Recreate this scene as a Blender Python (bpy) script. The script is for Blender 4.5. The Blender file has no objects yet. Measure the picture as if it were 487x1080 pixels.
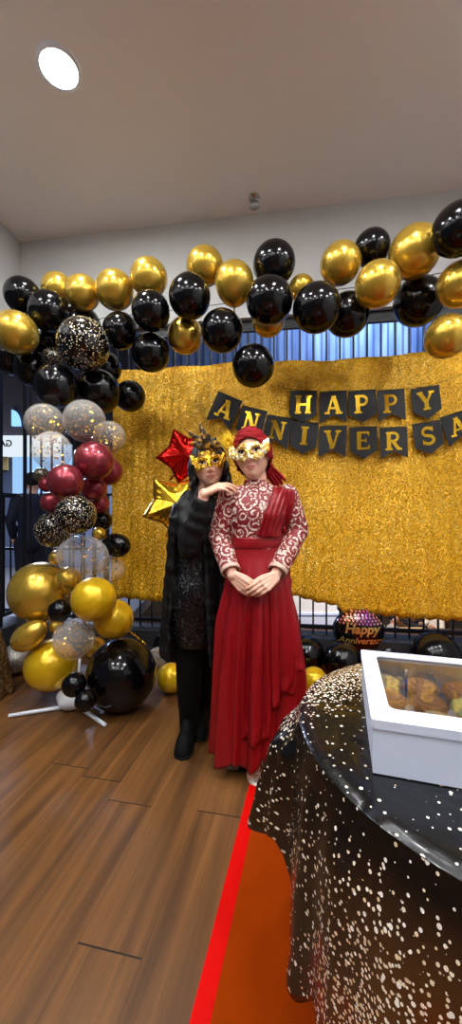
import bpy, bmesh, math, random
from mathutils import Vector, Matrix, noise
from mathutils.bvhtree import BVHTree
random.seed(7)
PI = math.pi
C = bpy.context.scene.collection
SC = bpy.context.scene
F = 400.0; CAMZ = 1.23
def P(px, py, Y):                       # where the sight line of a photo point meets the depth Y
    return Vector(((px-243.5)/F*Y, Y, CAMZ-(py-540)/F*Y))
# ------------------------------------------------------------------ materials
def lin(c):
    return tuple(((v/255)/12.92 if v/255 <= .04045 else ((v/255+.055)/1.055)**2.4) for v in c)
MATS = {}
def mat(name, col, rough=.5, metal=0, coat=0, spec=None, sheen=0, **kw):
    if name in MATS: return MATS[name]
    m = bpy.data.materials.new(name); m.use_nodes = True
    b = m.node_tree.nodes['Principled BSDF']
    b.inputs['Base Color'].default_value = (*lin(col), 1)
    b.inputs['Roughness'].default_value = rough
    b.inputs['Metallic'].default_value = metal
    b.inputs['Coat Weight'].default_value = coat
    b.inputs['Coat Roughness'].default_value = .04
    if spec is not None: b.inputs['Specular IOR Level'].default_value = spec
    b.inputs['Sheen Weight'].default_value = sheen
    for k, v in kw.items(): b.inputs[k.replace('_', ' ')].default_value = v
    MATS[name] = m
    return m
def bsdf(m): return m.node_tree.nodes['Principled BSDF']
class G:                                # small node graph helper
    def __init__(s, m): s.m = m; s.t = m.node_tree
    def n(s, typ, props=None, **ins):
        nd = s.t.nodes.new(typ)
        for k, v in (props or {}).items(): setattr(nd, k, v)
        for k, v in ins.items(): s.set(nd, k, v)
        return nd
    def set(s, nd, k, v):
        key = int(k[1:]) if k[0] == 'i' and k[1:].isdigit() else k.replace('_', ' ')
        i = nd.inputs[key]
        if isinstance(v, bpy.types.NodeSocket): s.t.links.new(v, i)
        else: i.default_value = v
    def math(s, op, a, b=0.0, c=None):
        nd = s.t.nodes.new('ShaderNodeMath'); nd.operation = op
        s.set(nd, 'i0', a); s.set(nd, 'i1', b)
        if c is not None: s.set(nd, 'i2', c)
        return nd.outputs[0]
    def mix(s, f, a, b):
        nd = s.t.nodes.new('ShaderNodeMix'); nd.data_type = 'RGBA'
        s.set(nd, 'i0', f)
        for i, v in ((6, a), (7, b)):
            if isinstance(v, bpy.types.NodeSocket): s.t.links.new(v, nd.inputs[i])
            else: nd.inputs[i].default_value = (*lin(v), 1)
        return nd.outputs[2]
    def ramp(s, f, stops, interp='LINEAR'):
        nd = s.t.nodes.new('ShaderNodeValToRGB'); s.t.links.new(f, nd.inputs[0])
        nd.color_ramp.interpolation = interp
        el = nd.color_ramp.elements
        while len(el) > 1: el.remove(el[-1])
        el[0].position = stops[0][0]; el[0].color = (*lin(stops[0][1]), 1)
        for p, c in stops[1:]:
            e = el.new(p); e.color = (*lin(c), 1)
        return nd.outputs[0]
    def obj(s): return s.t.nodes.new('ShaderNodeTexCoord').outputs['Object']
    def sep(s, v):
        nd = s.t.nodes.new('ShaderNodeSeparateXYZ'); s.t.links.new(v, nd.inputs[0]); return nd.outputs
    def comb(s, x, y, z): return s.n('ShaderNodeCombineXYZ', i0=x, i1=y, i2=z).outputs[0]
    def out(s, **ins):
        b = bsdf(s.m)
        for k, v in ins.items(): s.set(b, k, v)
def emit(name, col, strength):
    m = mat(name, (0, 0, 0)); b = bsdf(m)
    b.inputs['Emission Color'].default_value = (*lin(col), 1); b.inputs['Emission Strength'].default_value = strength
    return m
# ------------------------------------------------------------------ object helpers
def obj(name, bm, m, parent=None, smooth=True, loc=None):
    me = bpy.data.meshes.new(name); bm.to_mesh(me); bm.free()
    for mm in (m if isinstance(m, (list, tuple)) else [m]): me.materials.append(mm)
    if smooth:
        for p in me.polygons: p.use_smooth = True
    o = bpy.data.objects.new(name, me); C.objects.link(o)
    if parent: o.parent = parent
    if loc is not None: o.location = loc
    return o
def empty(name, loc=(0, 0, 0), rz=0):
    o = bpy.data.objects.new(name, None); C.objects.link(o); o.location = loc; o.rotation_euler = (0, 0, rz); o.empty_display_size = .1
    return o
def tag(o, label, cat=None, group=None, kind=None):
    o['label'] = label
    if cat: o['category'] = cat
    if group: o['group'] = group
    if kind: o['kind'] = kind
    return o
def struct(name, bm, m, label=None, smooth=False):
    o = obj(name, bm, m, None, smooth); o['kind'] = 'structure'
    if label: o['label'] = label
    return o
def copy_tree(o, parent=None):
    c = o.copy(); C.objects.link(c)
    if parent: c.parent = parent
    for ch in list(o.children): copy_tree(ch, c)
    return c
def sharp(o, ang=.6):
    o.data.set_sharp_from_angle(angle=ang)
def bevel(o, w, seg=2):
    md = o.modifiers.new('bevel', 'BEVEL'); md.width = w; md.segments = seg; md.limit_method = 'ANGLE'; return o
def solid(o, t, off=0):
    md = o.modifiers.new('solid', 'SOLIDIFY'); md.thickness = t; md.offset = off; return o
def box(bm, x0, x1, y0, y1, z0, z1, M=None):
    vs = [bm.verts.new((M @ Vector(p)) if M else p) for p in [(x0,y0,z0),(x1,y0,z0),(x1,y1,z0),(x0,y1,z0),(x0,y0,z1),(x1,y0,z1),(x1,y1,z1),(x0,y1,z1)]]
    for f in ((3,2,1,0),(4,5,6,7),(0,1,5,4),(1,2,6,5),(2,3,7,6),(3,0,4,7)): bm.faces.new([vs[i] for i in f])
def loft(bm, rings, cap=True, closed=True):
    R = [[bm.verts.new(p) for p in r] for r in rings]
    n = len(R[0])
    for a, b in zip(R, R[1:]):
        for i in range(n if closed else n-1):
            j = (i+1) % n
            bm.faces.new((a[i], a[j], b[j], b[i]))
    if cap and closed:
        bm.faces.new(R[0][::-1]); bm.faces.new(R[-1])
    return R
def frame(d):
    d = d.normalized(); u = d.cross(Vector((0, 0, 1)))
    if u.length < .05: u = d.cross(Vector((0, 1, 0)))
    u.normalize(); return u, u.cross(d).normalized()*-1 if False else d.cross(u).normalized()
def tube(bm, pts, rad, n=10, cap=True, flat=1.0):
    pts = [Vector(p) for p in pts]; rings = []
    if not isinstance(rad, (list, tuple)): rad = [rad]*len(pts)
    u = None
    for i, p in enumerate(pts):
        d = (pts[min(i+1, len(pts)-1)]-pts[max(i-1, 0)]).normalized()
        if u is None: u, v = frame(d)
        else:
            u = (u-d*u.dot(d)).normalized(); v = d.cross(u)
        rings.append([p+(u*math.cos(2*PI*k/n)+v*math.sin(2*PI*k/n)*flat)*rad[i] for k in range(n)])
    loft(bm, rings, cap)
def capsule(bm, p0, r0, p1, r1, n=14, sx=1.0, sy=1.0):
    p0, p1 = Vector(p0), Vector(p1); d = (p1-p0); d.normalize(); u, v = frame(d); rings = []
    for k in range(1, 6):
        a = PI/2*k/6; rings.append((p0-d*r0*math.cos(a), r0*math.sin(a)))
    rings.append((p0, r0)); rings.append(((p0+p1)/2, (r0+r1)/2)); rings.append((p1, r1))
    for k in range(1, 6):
        a = PI/2*k/6; rings.append((p1+d*r1*math.sin(a), r1*math.cos(a)))
    loft(bm, [[c+(u*math.cos(2*PI*i/n)*sx+v*math.sin(2*PI*i/n)*sy)*r for i in range(n)] for c, r in rings])
def chain(bm, pts, rad, n=14):
    for i in range(len(pts)-1): capsule(bm, pts[i], rad[i], pts[i+1], rad[i+1], n)
def ell(bm, c, r, M=None, nu=20, nv=12):
    c = Vector(c); rings = []
    for j in range(1, nv):
        a = PI*j/nv-PI/2
        ring = []
        for i in range(nu):
            t = 2*PI*i/nu
            q = Vector((r[0]*math.cos(a)*math.cos(t), r[1]*math.cos(a)*math.sin(t), r[2]*math.sin(a)))
            ring.append(c+((M @ q) if M else q))
        rings.append(ring)
    loft(bm, rings)
def lathe(bm, prof, n=24, c=Vector((0, 0, 0)), cap=True):
    loft(bm, [[c+Vector((r*math.cos(2*PI*i/n), r*math.sin(2*PI*i/n), z)) for i in range(n)] for r, z in prof], cap)
def remesh(bm, vox, smooth=2, name='m'):
    bmesh.ops.recalc_face_normals(bm, faces=bm.faces)
    me = bpy.data.meshes.new(name); bm.to_mesh(me); bm.free()
    o = bpy.data.objects.new(name, me); C.objects.link(o)
    r = o.modifiers.new('r', 'REMESH'); r.mode = 'VOXEL'; r.voxel_size = vox; r.use_smooth_shade = True
    if smooth:
        s = o.modifiers.new('s', 'SMOOTH'); s.factor = .5; s.iterations = smooth
    dg = bpy.context.evaluated_depsgraph_get()
    res = bpy.data.meshes.new_from_object(o.evaluated_get(dg))
    bpy.data.objects.remove(o); bpy.data.meshes.remove(me)
    return res
def meshobj(name, me, m, parent=None):
    me.name = name; me.materials.clear()
    for mm in (m if isinstance(m, (list, tuple)) else [m]): me.materials.append(mm)
    for p in me.polygons: p.use_smooth = True
    o = bpy.data.objects.new(name, me); C.objects.link(o)
    if parent: o.parent = parent
    return o
def smoothstep(a, b, x):
    t = max(0, min(1, (x-a)/(b-a))); return t*t*(3-2*t)
def interp(tab, x):
    if x <= tab[0][0]: return tab[0][1]
    for (a, u), (b, v) in zip(tab, tab[1:]):
        if x <= b:
            t = (x-a)/(b-a); t = t*t*(3-2*t); return u+(v-u)*t
    return tab[-1][1]
# ------------------------------------------------------------------ back wall frame
AL = math.atan(.154); DW = 3.2
def W(u, d, z): return Vector((u*math.cos(AL)-d*math.sin(AL), DW-u*math.sin(AL)-d*math.cos(AL), z))   # u along wall, d into room
WM = Matrix.Translation((0, DW, 0)) @ Matrix.Rotation(-AL, 4, 'Z') @ Matrix.Diagonal((1, -1, 1, 1))
def PW(px, py, d=0):
    k = (px-243.5)/F; Y = (DW-d/math.cos(AL))/(1+.154*k); return P(px, py, Y)
def wall_u(p): return (p.x*math.cos(AL)-(p.y-DW)*math.sin(AL))
def wbox(bm, u0, u1, d0, d1, z0, z1): box(bm, u0, u1, d0, d1, z0, z1, WM); 
CEIL = 3.72
# ================================================================== MATERIALS
m_wall = mat('wall_paint', (214, 212, 208), .8)
g = G(m_wall); ns = g.n('ShaderNodeTexNoise', Vector=g.obj(), Scale=2.0, Detail=3.0)
g.out(Base_Color=g.mix(ns.outputs[0], (188, 188, 187), (198, 197, 194)))
m_ceil = mat('ceiling_paint', (224, 217, 213), .85)
m_black_metal = mat('black_metal', (20, 21, 23), .45, .3)
m_curb = mat('dark_curb', (40, 40, 42), .6)
m_white = mat('white_plastic', (225, 228, 235), .35)
def wood():
    m = mat('plank_floor', (110, 70, 35), .42); g = G(m); s = g.sep(g.obj())
    be = math.radians(11.6); cb, sb = math.cos(be), math.sin(be)
    c = g.math('SUBTRACT', g.math('MULTIPLY', s[0], cb), g.math('MULTIPLY', s[1], sb))
    a = g.math('ADD', g.math('MULTIPLY', s[0], sb), g.math('MULTIPLY', s[1], cb))
    q = g.math('DIVIDE', g.math('ADD', c, .645), .195)
    row = g.math('FLOOR', q); fr = g.math('FRACT', q)
    wn = g.n('ShaderNodeTexWhiteNoise', {'noise_dimensions': '1D'}, W=row)
    al = g.math('ADD', g.math('DIVIDE', a, 1.22), g.math('ADD', g.math('MULTIPLY', wn.outputs[0], 1.0), .62))
    af = g.math('FRACT', al); ai = g.math('FLOOR', al)
    e1 = g.math('MINIMUM', fr, g.math('SUBTRACT', 1.0, fr))
    e2 = g.math('MINIMUM', af, g.math('SUBTRACT', 1.0, af))
    seam = g.math('MAXIMUM', g.math('MULTIPLY', g.math('LESS_THAN', e1, .010), .32), g.math('LESS_THAN', e2, .0022))
    wn2 = g.n('ShaderNodeTexWhiteNoise', {'noise_dimensions': '2D'}, Vector=g.comb(row, ai, 0.0))
    vec = g.comb(g.math('ADD', g.math('MULTIPLY', c, 17.0), g.math('MULTIPLY', wn2.outputs[0], 30.0)), g.math('MULTIPLY', a, .9), 0.0)
    n1 = g.n('ShaderNodeTexNoise', Vector=vec, Scale=1.0, Detail=4.0, Distortion=.4)
    vec2 = g.comb(g.math('MULTIPLY', c, 150.0), g.math('MULTIPLY', a, 4.0), row)
    n2 = g.n('ShaderNodeTexNoise', Vector=vec2, Scale=1.0, Detail=3.0)
    col = g.ramp(n1.outputs[0], [(.3, (66, 41, 18)), (.46, (100, 64, 29)), (.56, (116, 76, 35)), (.72, (136, 91, 45))])
    col = g.mix(g.math('MULTIPLY', n2.outputs[0], .5), col, (48, 28, 13))
    col = g.mix(g.math('MULTIPLY', wn2.outputs[0], .22), col, (116, 77, 42))
    col = g.mix(seam, col, (22, 13, 8))
    g.out(Base_Color=col, Roughness=g.math('ADD', g.math('MULTIPLY', n2.outputs[0], .2), .34))
    return m
m_floor = wood()
def sequin(name, c0, c1, c2, scale=130, tilt=.9, rough=.32, metal=.75):
    m = mat(name, c1, rough, metal); g = G(m); co = g.obj()
    v = g.n('ShaderNodeTexVoronoi', Vector=co, Scale=scale); s = g.n('ShaderNodeSeparateColor', Color=v.outputs['Color'])
    nz = g.n('ShaderNodeTexNoise', Vector=co, Scale=3.0, Detail=4.0)
    f = g.math('ADD', g.math('MULTIPLY', s.outputs[0], .75), g.math('MULTIPLY', nz.outputs[0], .3))
    col = g.ramp(f, [(.1, c0), (.5, c1), (.8, c1), (1.0, c2)])
    geo = g.n('ShaderNodeNewGeometry')
    off = g.n('ShaderNodeVectorMath', {'operation': 'SUBTRACT'}, i0=v.outputs['Color'], i1=(.5, .5, .5))
    sc = g.n('ShaderNodeVectorMath', {'operation': 'SCALE'}, i0=off.outputs[0], Scale=tilt)
    ad = g.n('ShaderNodeVectorMath', {'operation': 'ADD'}, i0=geo.outputs['Normal'], i1=sc.outputs[0])
    no = g.n('ShaderNodeVectorMath', {'operation': 'NORMALIZE'}, i0=ad.outputs[0])
    g.out(Base_Color=col, Normal=no.outputs[0])
    return m
m_curtain = sequin('gold_sequins', (176, 122, 6), (238, 180, 22), (255, 248, 170), 150, .75, .4, .3)
m_blackseq = sequin('black_sequins', (3, 3, 4), (5, 5, 6), (80, 80, 86), 150, .5, .3, .1)
m_leopard = sequin('leopard_sequins', (20, 14, 10), (150, 118, 70), (255, 235, 200), 110)
m_silverg = sequin('silver_glitter', (120, 118, 115), (190, 186, 178), (255, 250, 240), 30, .6)
# balloons
m_b_black = mat('black_latex', (6, 6, 8), .14, 0, .0, .42)
m_b_gold = mat('chrome_gold_latex', (208, 170, 62), .27, .72, .35)
m_b_yellow = mat('pearl_gold_latex', (228, 184, 22), .28, .4, .3)
m_b_maroon = mat('chrome_maroon_latex', (142, 50, 60), .27, .6, .25)
def clear():
    m = mat('clear_latex', (235, 228, 218), .08, 0, .3); g = G(m); b = bsdf(m)
    fres = g.n('ShaderNodeLayerWeight', Blend=.35)
    tr = g.n('ShaderNodeBsdfTransparent', Color=(.97, .95, .92, 1))
    a = g.math('MULTIPLY', g.math('ADD', g.math('MULTIPLY', fres.outputs['Facing'], .3), .22), g.math('SUBTRACT', 1.0, g.n('ShaderNodeNewGeometry').outputs['Backfacing']))
    mx = g.n('ShaderNodeMixShader', Fac=a, i1=tr.outputs[0], i2=b.outputs[0])
    o = next(n for n in m.node_tree.nodes if n.type == 'OUTPUT_MATERIAL'); g.t.links.new(mx.outputs[0], o.inputs[0])
    return m
m_b_clear = clear()
def dots(name, base, dot, scale, lo, hi, rough=.12):
    m = mat(name, base, rough, 0, .5); g = G(m)
    v = g.n('ShaderNodeTexVoronoi', Vector=g.obj(), Scale=scale, Randomness=.8); s = g.n('ShaderNodeSeparateColor', Color=v.outputs['Color'])
    thr = g.math('ADD', g.math('MULTIPLY', s.outputs[0], hi-lo), lo)
    g.out(Base_Color=g.mix(g.math('LESS_THAN', v.outputs['Distance'], thr), base, dot))
    return m
m_b_dots = dots('black_latex_gold_dots', (6, 6, 8), (226, 210, 172), 11.5, .2, .33)
m_confetti = mat('gold_confetti', (236, 190, 60), .25, .9)
# cloth
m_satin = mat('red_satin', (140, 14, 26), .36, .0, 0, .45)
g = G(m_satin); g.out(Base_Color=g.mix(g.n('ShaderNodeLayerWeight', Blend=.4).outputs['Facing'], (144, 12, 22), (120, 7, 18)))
m_scarf = mat('red_scarf_cloth', (136, 5, 15), .7, 0, 0, .2)
def embroidery():
    m = mat('red_embroidered_lace', (120, 18, 26), .5); g = G(m); co = g.obj()
    v = g.n('ShaderNodeTexVoronoi', Vector=co, Scale=20.0)
    wn = g.n('ShaderNodeTexNoise', Vector=co, Scale=26.0, Detail=1.0)
    # scrolls: spiral rings round each cell centre
    rel = g.n('ShaderNodeVectorMath', {'operation': 'SUBTRACT'}, i0=g.n('ShaderNodeVectorMath', {'operation': 'SCALE'}, i0=co, Scale=20.0).outputs[0], i1=g.n('ShaderNodeVectorMath', {'operation': 'SCALE'}, i0=v.outputs['Position'], Scale=20.0).outputs[0])
    s = g.sep(rel.outputs[0])
    ang = g.math('ARCTAN2', s[2], g.math('ADD', s[0], g.math('MULTIPLY', s[1], .6)))
    ph = g.math('ADD', g.math('ADD', g.math('MULTIPLY', v.outputs['Distance'], 15.0), ang), g.math('MULTIPLY', wn.outputs[0], 4.0))
    sw = g.math('SINE', ph)
    mask = g.math('GREATER_THAN', sw, .28)
    v2 = g.n('ShaderNodeTexVoronoi', Vector=co, Scale=170.0)
    bead = g.math('GREATER_THAN', g.n('ShaderNodeSeparateColor', Color=v2.outputs['Color']).outputs[0], .22)
    mask = g.math('MULTIPLY', mask, bead)
    thread = g.ramp(g.n('ShaderNodeSeparateColor', Color=v2.outputs['Color']).outputs[1], [(0, (176, 140, 118)), (.5, (226, 206, 188)), (1, (250, 240, 228))])
    g.out(Base_Color=g.mix(mask, (132, 18, 26), thread))
    bp = g.n('ShaderNodeBump', Height=mask, Strength=.5, Distance=.004); g.out(Normal=bp.outputs[0])
    return m
m_embr = embroidery()
m_blackcloth = mat('black_sheer_cloth', (5, 5, 6), .62, 0, 0, .3)
m_trouser = mat('black_knit', (5, 5, 6), .8, 0, 0, .2)
m_boot = mat('black_suede', (7, 7, 8), .75, 0, 0, .2)
m_hair = mat('black_hair', (16, 13, 13), .45)
def skin(name, c, lipc):
    m = mat(name, c, .48); g = G(m)
    at = g.n('ShaderNodeVertexColor', {'layer_name': 'tint'})
    s = g.n('ShaderNodeSeparateColor', Color=at.outputs[0])
    col = g.mix(g.n('ShaderNodeTexNoise', Vector=g.obj(), Scale=60.0).outputs[0], c, tuple(min(255, v+10) for v in c))
    col = g.mix(s.outputs[0], col, lipc); col = g.mix(s.outputs[1], col, (30, 18, 14)); col = g.mix(s.outputs[2], col, (225, 215, 205))
    g.out(Base_Color=col); b = bsdf(m); b.inputs['Subsurface Weight'].default_value = .08; b.inputs['Subsurface Radius'].default_value = (.02, .008, .004); b.inputs['Subsurface Scale'].default_value = .3
    return m
m_skin = skin('fair_skin', (224, 174, 148), (176, 62, 66)); m_skin2 = skin('warm_skin', (224, 172, 144), (178, 70, 70))
m_goldfoil = mat('gold_foil', (232, 186, 50), .22, .95)
m_redfoil = mat('red_foil', (200, 24, 18), .14, .85)
m_blackfoil = mat('black_foil', (10, 10, 12), .2, .2, .6)
m_card = mat('black_card', (24, 24, 26), .55)
m_string = mat('black_string', (18, 18, 18), .8)
m_boxw = mat('white_card_box', (214, 221, 240), .5)
m_orange = mat('orange_carpet', (158, 60, 8), .9, 0, 0, .05)
g = G(m_orange); n_ = g.n('ShaderNodeTexNoise', Vector=g.obj(), Scale=5.0, Detail=3.0); n2_ = g.n('ShaderNodeTexNoise', Vector=g.obj(), Scale=400.0)
g.out(Base_Color=g.mix(n_.outputs[0], (132, 42, 0), (156, 58, 0))); g.out(Normal=g.n('ShaderNodeBump', Height=n2_.outputs[0], Strength=.25, Distance=.002).outputs[0])
m_tape = mat('red_tape', (205, 4, 0), .6, 0, 0, .1)
# ================================================================== SETTING
bm = bmesh.new(); box(bm, -3.2, 3.4, -3.0, 4.0, -.1, 0)
fl = struct('floor', bm, m_floor, 'brown wood plank floor')
bm = bmesh.new(); box(bm, -3.2, 3.4, -3.0, 4.3, CEIL, CEIL+.1)
struct('ceiling', bm, m_ceil, 'plain pale ceiling')
UL, UR = -1.97, 2.6
bm = bmesh.new(); wbox(bm, UL-.1, UR, -.12, 0, 2.86, CEIL)
struct('wall_back', bm, m_wall, 'white bulkhead wall above the fence')
bm = bmesh.new(); wbox(bm, UL-.12, UL, 0, 6.6, 2.86, CEIL)
struct('wall_left', bm, m_wall, 'white bulkhead wall at the left')
bm = bmesh.new(); wbox(bm, UR, UR+.1, -.12, 6.6, 0, CEIL); struct('wall_right', bm, m_wall)
bm = bmesh.new(); box(bm, -3.1, 3.3, -3.0, -2.9, 0, CEIL); struct('wall_rear', bm, mat('dark_rear_wall', (84, 74, 66), .7))
bm = bmesh.new(); wbox(bm, UL-.6, UR, -.15, .06, 0, .215); o = struct('trim_1', bm, m_curb, 'dark low curb under the fence')
bm = bmesh.new(); wbox(bm, UL-.12, UL, .061, 6.4, 0, .215); o = struct('trim_2', bm, m_curb)
# fence ----------------------------------------------------------
fence = tag(empty('metal_fence', W(0, 0, .215)), 'black metal bar fence on the low curb behind the gold curtain', 'fence')
FI = fence.matrix_basis.inverted() if False else Matrix.Translation(-W(0, 0, .215))
def fpart(name, u0, u1, d0, d1, z0, z1, m=m_black_metal):
    bm = bmesh.new(); box(bm, u0, u1, d0, d1, z0, z1, FI @ WM); return obj(name, bm, m, fence, False)
u = UL+.06
while u < UR-.05:
    fpart('bar', u-.007, u+.007, -.075, -.061, .215, 2.8); u += .108
fpart('rail', UL, UR, -.085, -.051, 2.77, 2.805); fpart('rail', UL, UR, -.085, -.051, .26, .29)
fpart('rail', UL, UR, -.09, -.05, 2.8, 2.86)
fpart('post', UL-.012, UL+.012, -.08, -.055, .215, 2.86)
lf = tag(empty('side_fence', W(UL, .6, .215)), 'dark side railing at the left edge of the room', 'fence')
LI = Matrix.Translation(-W(UL, .6, .215))
for nm, a in (('post', (UL-.09, UL-.05, .15, .20, .215, 2.86)), ('rail', (UL-.08, UL-.04, .0, 3.0, 1.36, 1.40)), ('rail', (UL-.08, UL-.04, 0, 3.0, .3, .33))):
    bm = bmesh.new(); box(bm, *a, LI @ WM); obj(nm, bm, m_black_metal, lf, False)
for k in range(9):
    bm = bmesh.new(); box(bm, UL-.067, UL-.053, .12+k*.12, .134+k*.12, .33, 1.36, LI @ WM); obj('bar', bm, m_black_metal, lf, False)
# ------------------------------------------------------------------ place beyond the fence
GZ = -2.2
m_mallfloor = mat('terrace_floor', (74, 72, 70), .5); m_mallwall = mat('blue_lit_wall', (150, 170, 205), .6)
g = G(m_mallwall); s_ = g.sep(g.obj()); wv = g.math('SINE', g.math('MULTIPLY', s_[0], 52.0)); nz = g.n('ShaderNodeTexNoise', Vector=g.comb(g.math('MULTIPLY', s_[0], 5.0), 0.0, g.math('MULTIPLY', s_[2], .6)), Scale=1.0, Detail=3.0)
g.out(Base_Color=g.mix(g.math('MULTIPLY', g.math('GREATER_THAN', wv, .55), .7), g.ramp(nz.outputs[0], [(.3, (86, 104, 140)), (.5, (140, 160, 196)), (.7, (190, 204, 226))]), (52, 66, 98)))
m_soffit = mat('dark_soffit', (58, 58, 64), .7)
bm = bmesh.new(); box(bm, -9, 12, 3.95, 13, GZ-.1, GZ); struct('floor_terrace', bm, m_mallfloor, 'dark lower floor beyond the fence')
bm = bmesh.new(); box(bm, -1.2, 7, 6.2, 6.35, 1.05, 5.2); struct('wall_terrace', bm, m_mallwall, 'pale wall in blue light seen above the gold curtain')
bm = bmesh.new(); box(bm, -9, 12, 12.9, 13.0, GZ, 5.2); struct('wall_far', bm, mat('far_wall', (70, 66, 66), .7))
bm = bmesh.new(); box(bm, -9, 12, 4.3, 13.0, 5.2, 5.3); struct('ceiling_terrace', bm, m_soffit)
bm = bmesh.new(); box(bm, -9, -1.3, 5.0, 5.2, 2.28, 5.2); struct('trim_soffit', bm, m_soffit, 'dark ceiling soffit beyond the left opening')
# ================================================================== FLOOR MAT
bm = bmesh.new()
def gp(px, py): return P(px, py, CAMZ*F/(py-540))
d_ = Vector((.2285, 1, 0)).normalized(); n_ = Vector((d_.y, -d_.x, 0))
base = gp(202.3, 1070); base.z = 0
L0 = base-d_*1.6; L1 = base+d_*2.35
def strip(a, b, w0, w1, z0, z1):
    bm = bmesh.new()
    q = [a+n_*w0, a+n_*w1, b+n_*w1, b+n_*w0]
    lo = [bm.verts.new((p.x, p.y, z0)) for p in q]; hi = [bm.verts.new((p.x, p.y, z1)) for p in q]
    bm.faces.new(hi); bm.faces.new(lo[::-1])
    for i in range(4): j = (i+1) % 4; bm.faces.new((lo[i], lo[j], hi[j], hi[i]))
    return bm
carpet = tag(obj('carpet', strip(L0, L1, .049, 1.9, .0005, .004), m_orange, None, False), 'orange brown carpet under the draped table', 'carpet')
tag(obj('border', strip(L0, L1, 0, .049, .0005, .005), m_tape, carpet, False), 'bright red edge strip')
# ================================================================== CURTAIN
bm = bmesh.new()
top_l = PW(119, 392, .08); top_r = PW(487, 372, .08)
uA = wall_u(top_l); uB = 2.1
NU, NV = 260, 40; rows = []
hem = [(uA, .485), (wall_u(PW(200, 632, .08)), .47), (wall_u(PW(300, 625, .08)), .56), (wall_u(PW(352, 640, .08)), .5), (wall_u(PW(365, 650, .08)), .43), (wall_u(PW(480, 655, .08)), .41), (uB, .42)]
for j in range(NV+1):
    v = j/NV; r = []
    for i in range(NU+1):
        s = i/NU; u = uA+(uB-uA)*s - .02*v*(1-s)
        zt = 2.44+.008*math.sin(u*5.3)+.006*math.sin(u*13+1)+.02*smoothstep(.3, -.3, abs(u+.2)-.4)
        zb = interp(hem, u)+.006*math.sin(u*60)
        z = zt+(zb-zt)*v
        d = .075+.006*math.sin(u*38+1.5*math.sin(u*4)+.8*v)*(.2+.8*v*v)+.012*math.sin(u*9+.7)*v+.0025*math.sin(u*90+2*v)
        d += .004*noise.noise(Vector((u*4, z*3, 0)))
        r.append(W(u, d, z))
    rows.append(r)
loft(bm, rows, False, False)
cur = tag(obj('curtain', bm, m_curtain), 'gold sequin backdrop curtain hung on the fence', 'curtain'); solid(cur, .004)
# ================================================================== BALLOONS
def balloon_mesh(m, name):
    bm = bmesh.new(); n = 40; prof = []
    for k in range(1, 30):
        a = PI*k/30; z = math.cos(a); r = math.sin(a)
        if z < 0: r *= 1-.13*(-z)**2.2; z *= 1.13
        prof.append((r, -z))
    prof = [(r, -z) for r, z in prof]            # big end +z, knot -z
    lathe(bm, prof[::-1], n)
    me = bpy.data.meshes.new(name); bm.to_mesh(me); bm.free(); me.materials.append(m)
    for p in me.polygons: p.use_smooth = True
    return me
def knot_mesh(m, name):
    bm = bmesh.new()
    lathe(bm, [(.001, -1.0), (.06, -1.1), (.035, -1.16), (.05, -1.2), (.03, -1.24), (.05, -1.3), (.085, -1.36), (.08, -1.37), (.02, -1.33)], 14)
    me = bpy.data.meshes.new(name); bm.to_mesh(me); bm.free(); me.materials.append(m)
    for p in me.polygons: p.use_smooth = True
    return me
BM = {k: (balloon_mesh(m, 'balloon'), knot_mesh(m, 'knot')) for k, m in dict(K=m_b_black, G=m_b_gold, Y=m_b_yellow, M=m_b_maroon, C=m_b_clear, D=m_b_dots, S=m_silverg).items()}
bm = bmesh.new(); rr = random.Random(3)
for k in range(90):
    while True:
        c = Vector((rr.uniform(-1, 1), rr.uniform(-1, 1), rr.uniform(-1, 1)))
        if .3 < c.length < .9: break
    u = Vector((rr.uniform(-1, 1), rr.uniform(-1, 1), rr.uniform(-1, 1))).normalized(); v = u.cross(Vector((rr.random(), .3, rr.random()))).normalized(); s = rr.uniform(.04, .08)
    bm.faces.new([bm.verts.new(c+u*s*math.cos(t)+v*s*math.sin(t)) for t in (0, PI/3, 2*PI/3, PI, 4*PI/3, 5*PI/3)])
conf_me = bpy.data.meshes.new('confetti'); bm.to_mesh(conf_me); bm.free(); conf_me.materials.append(m_confetti)
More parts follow.
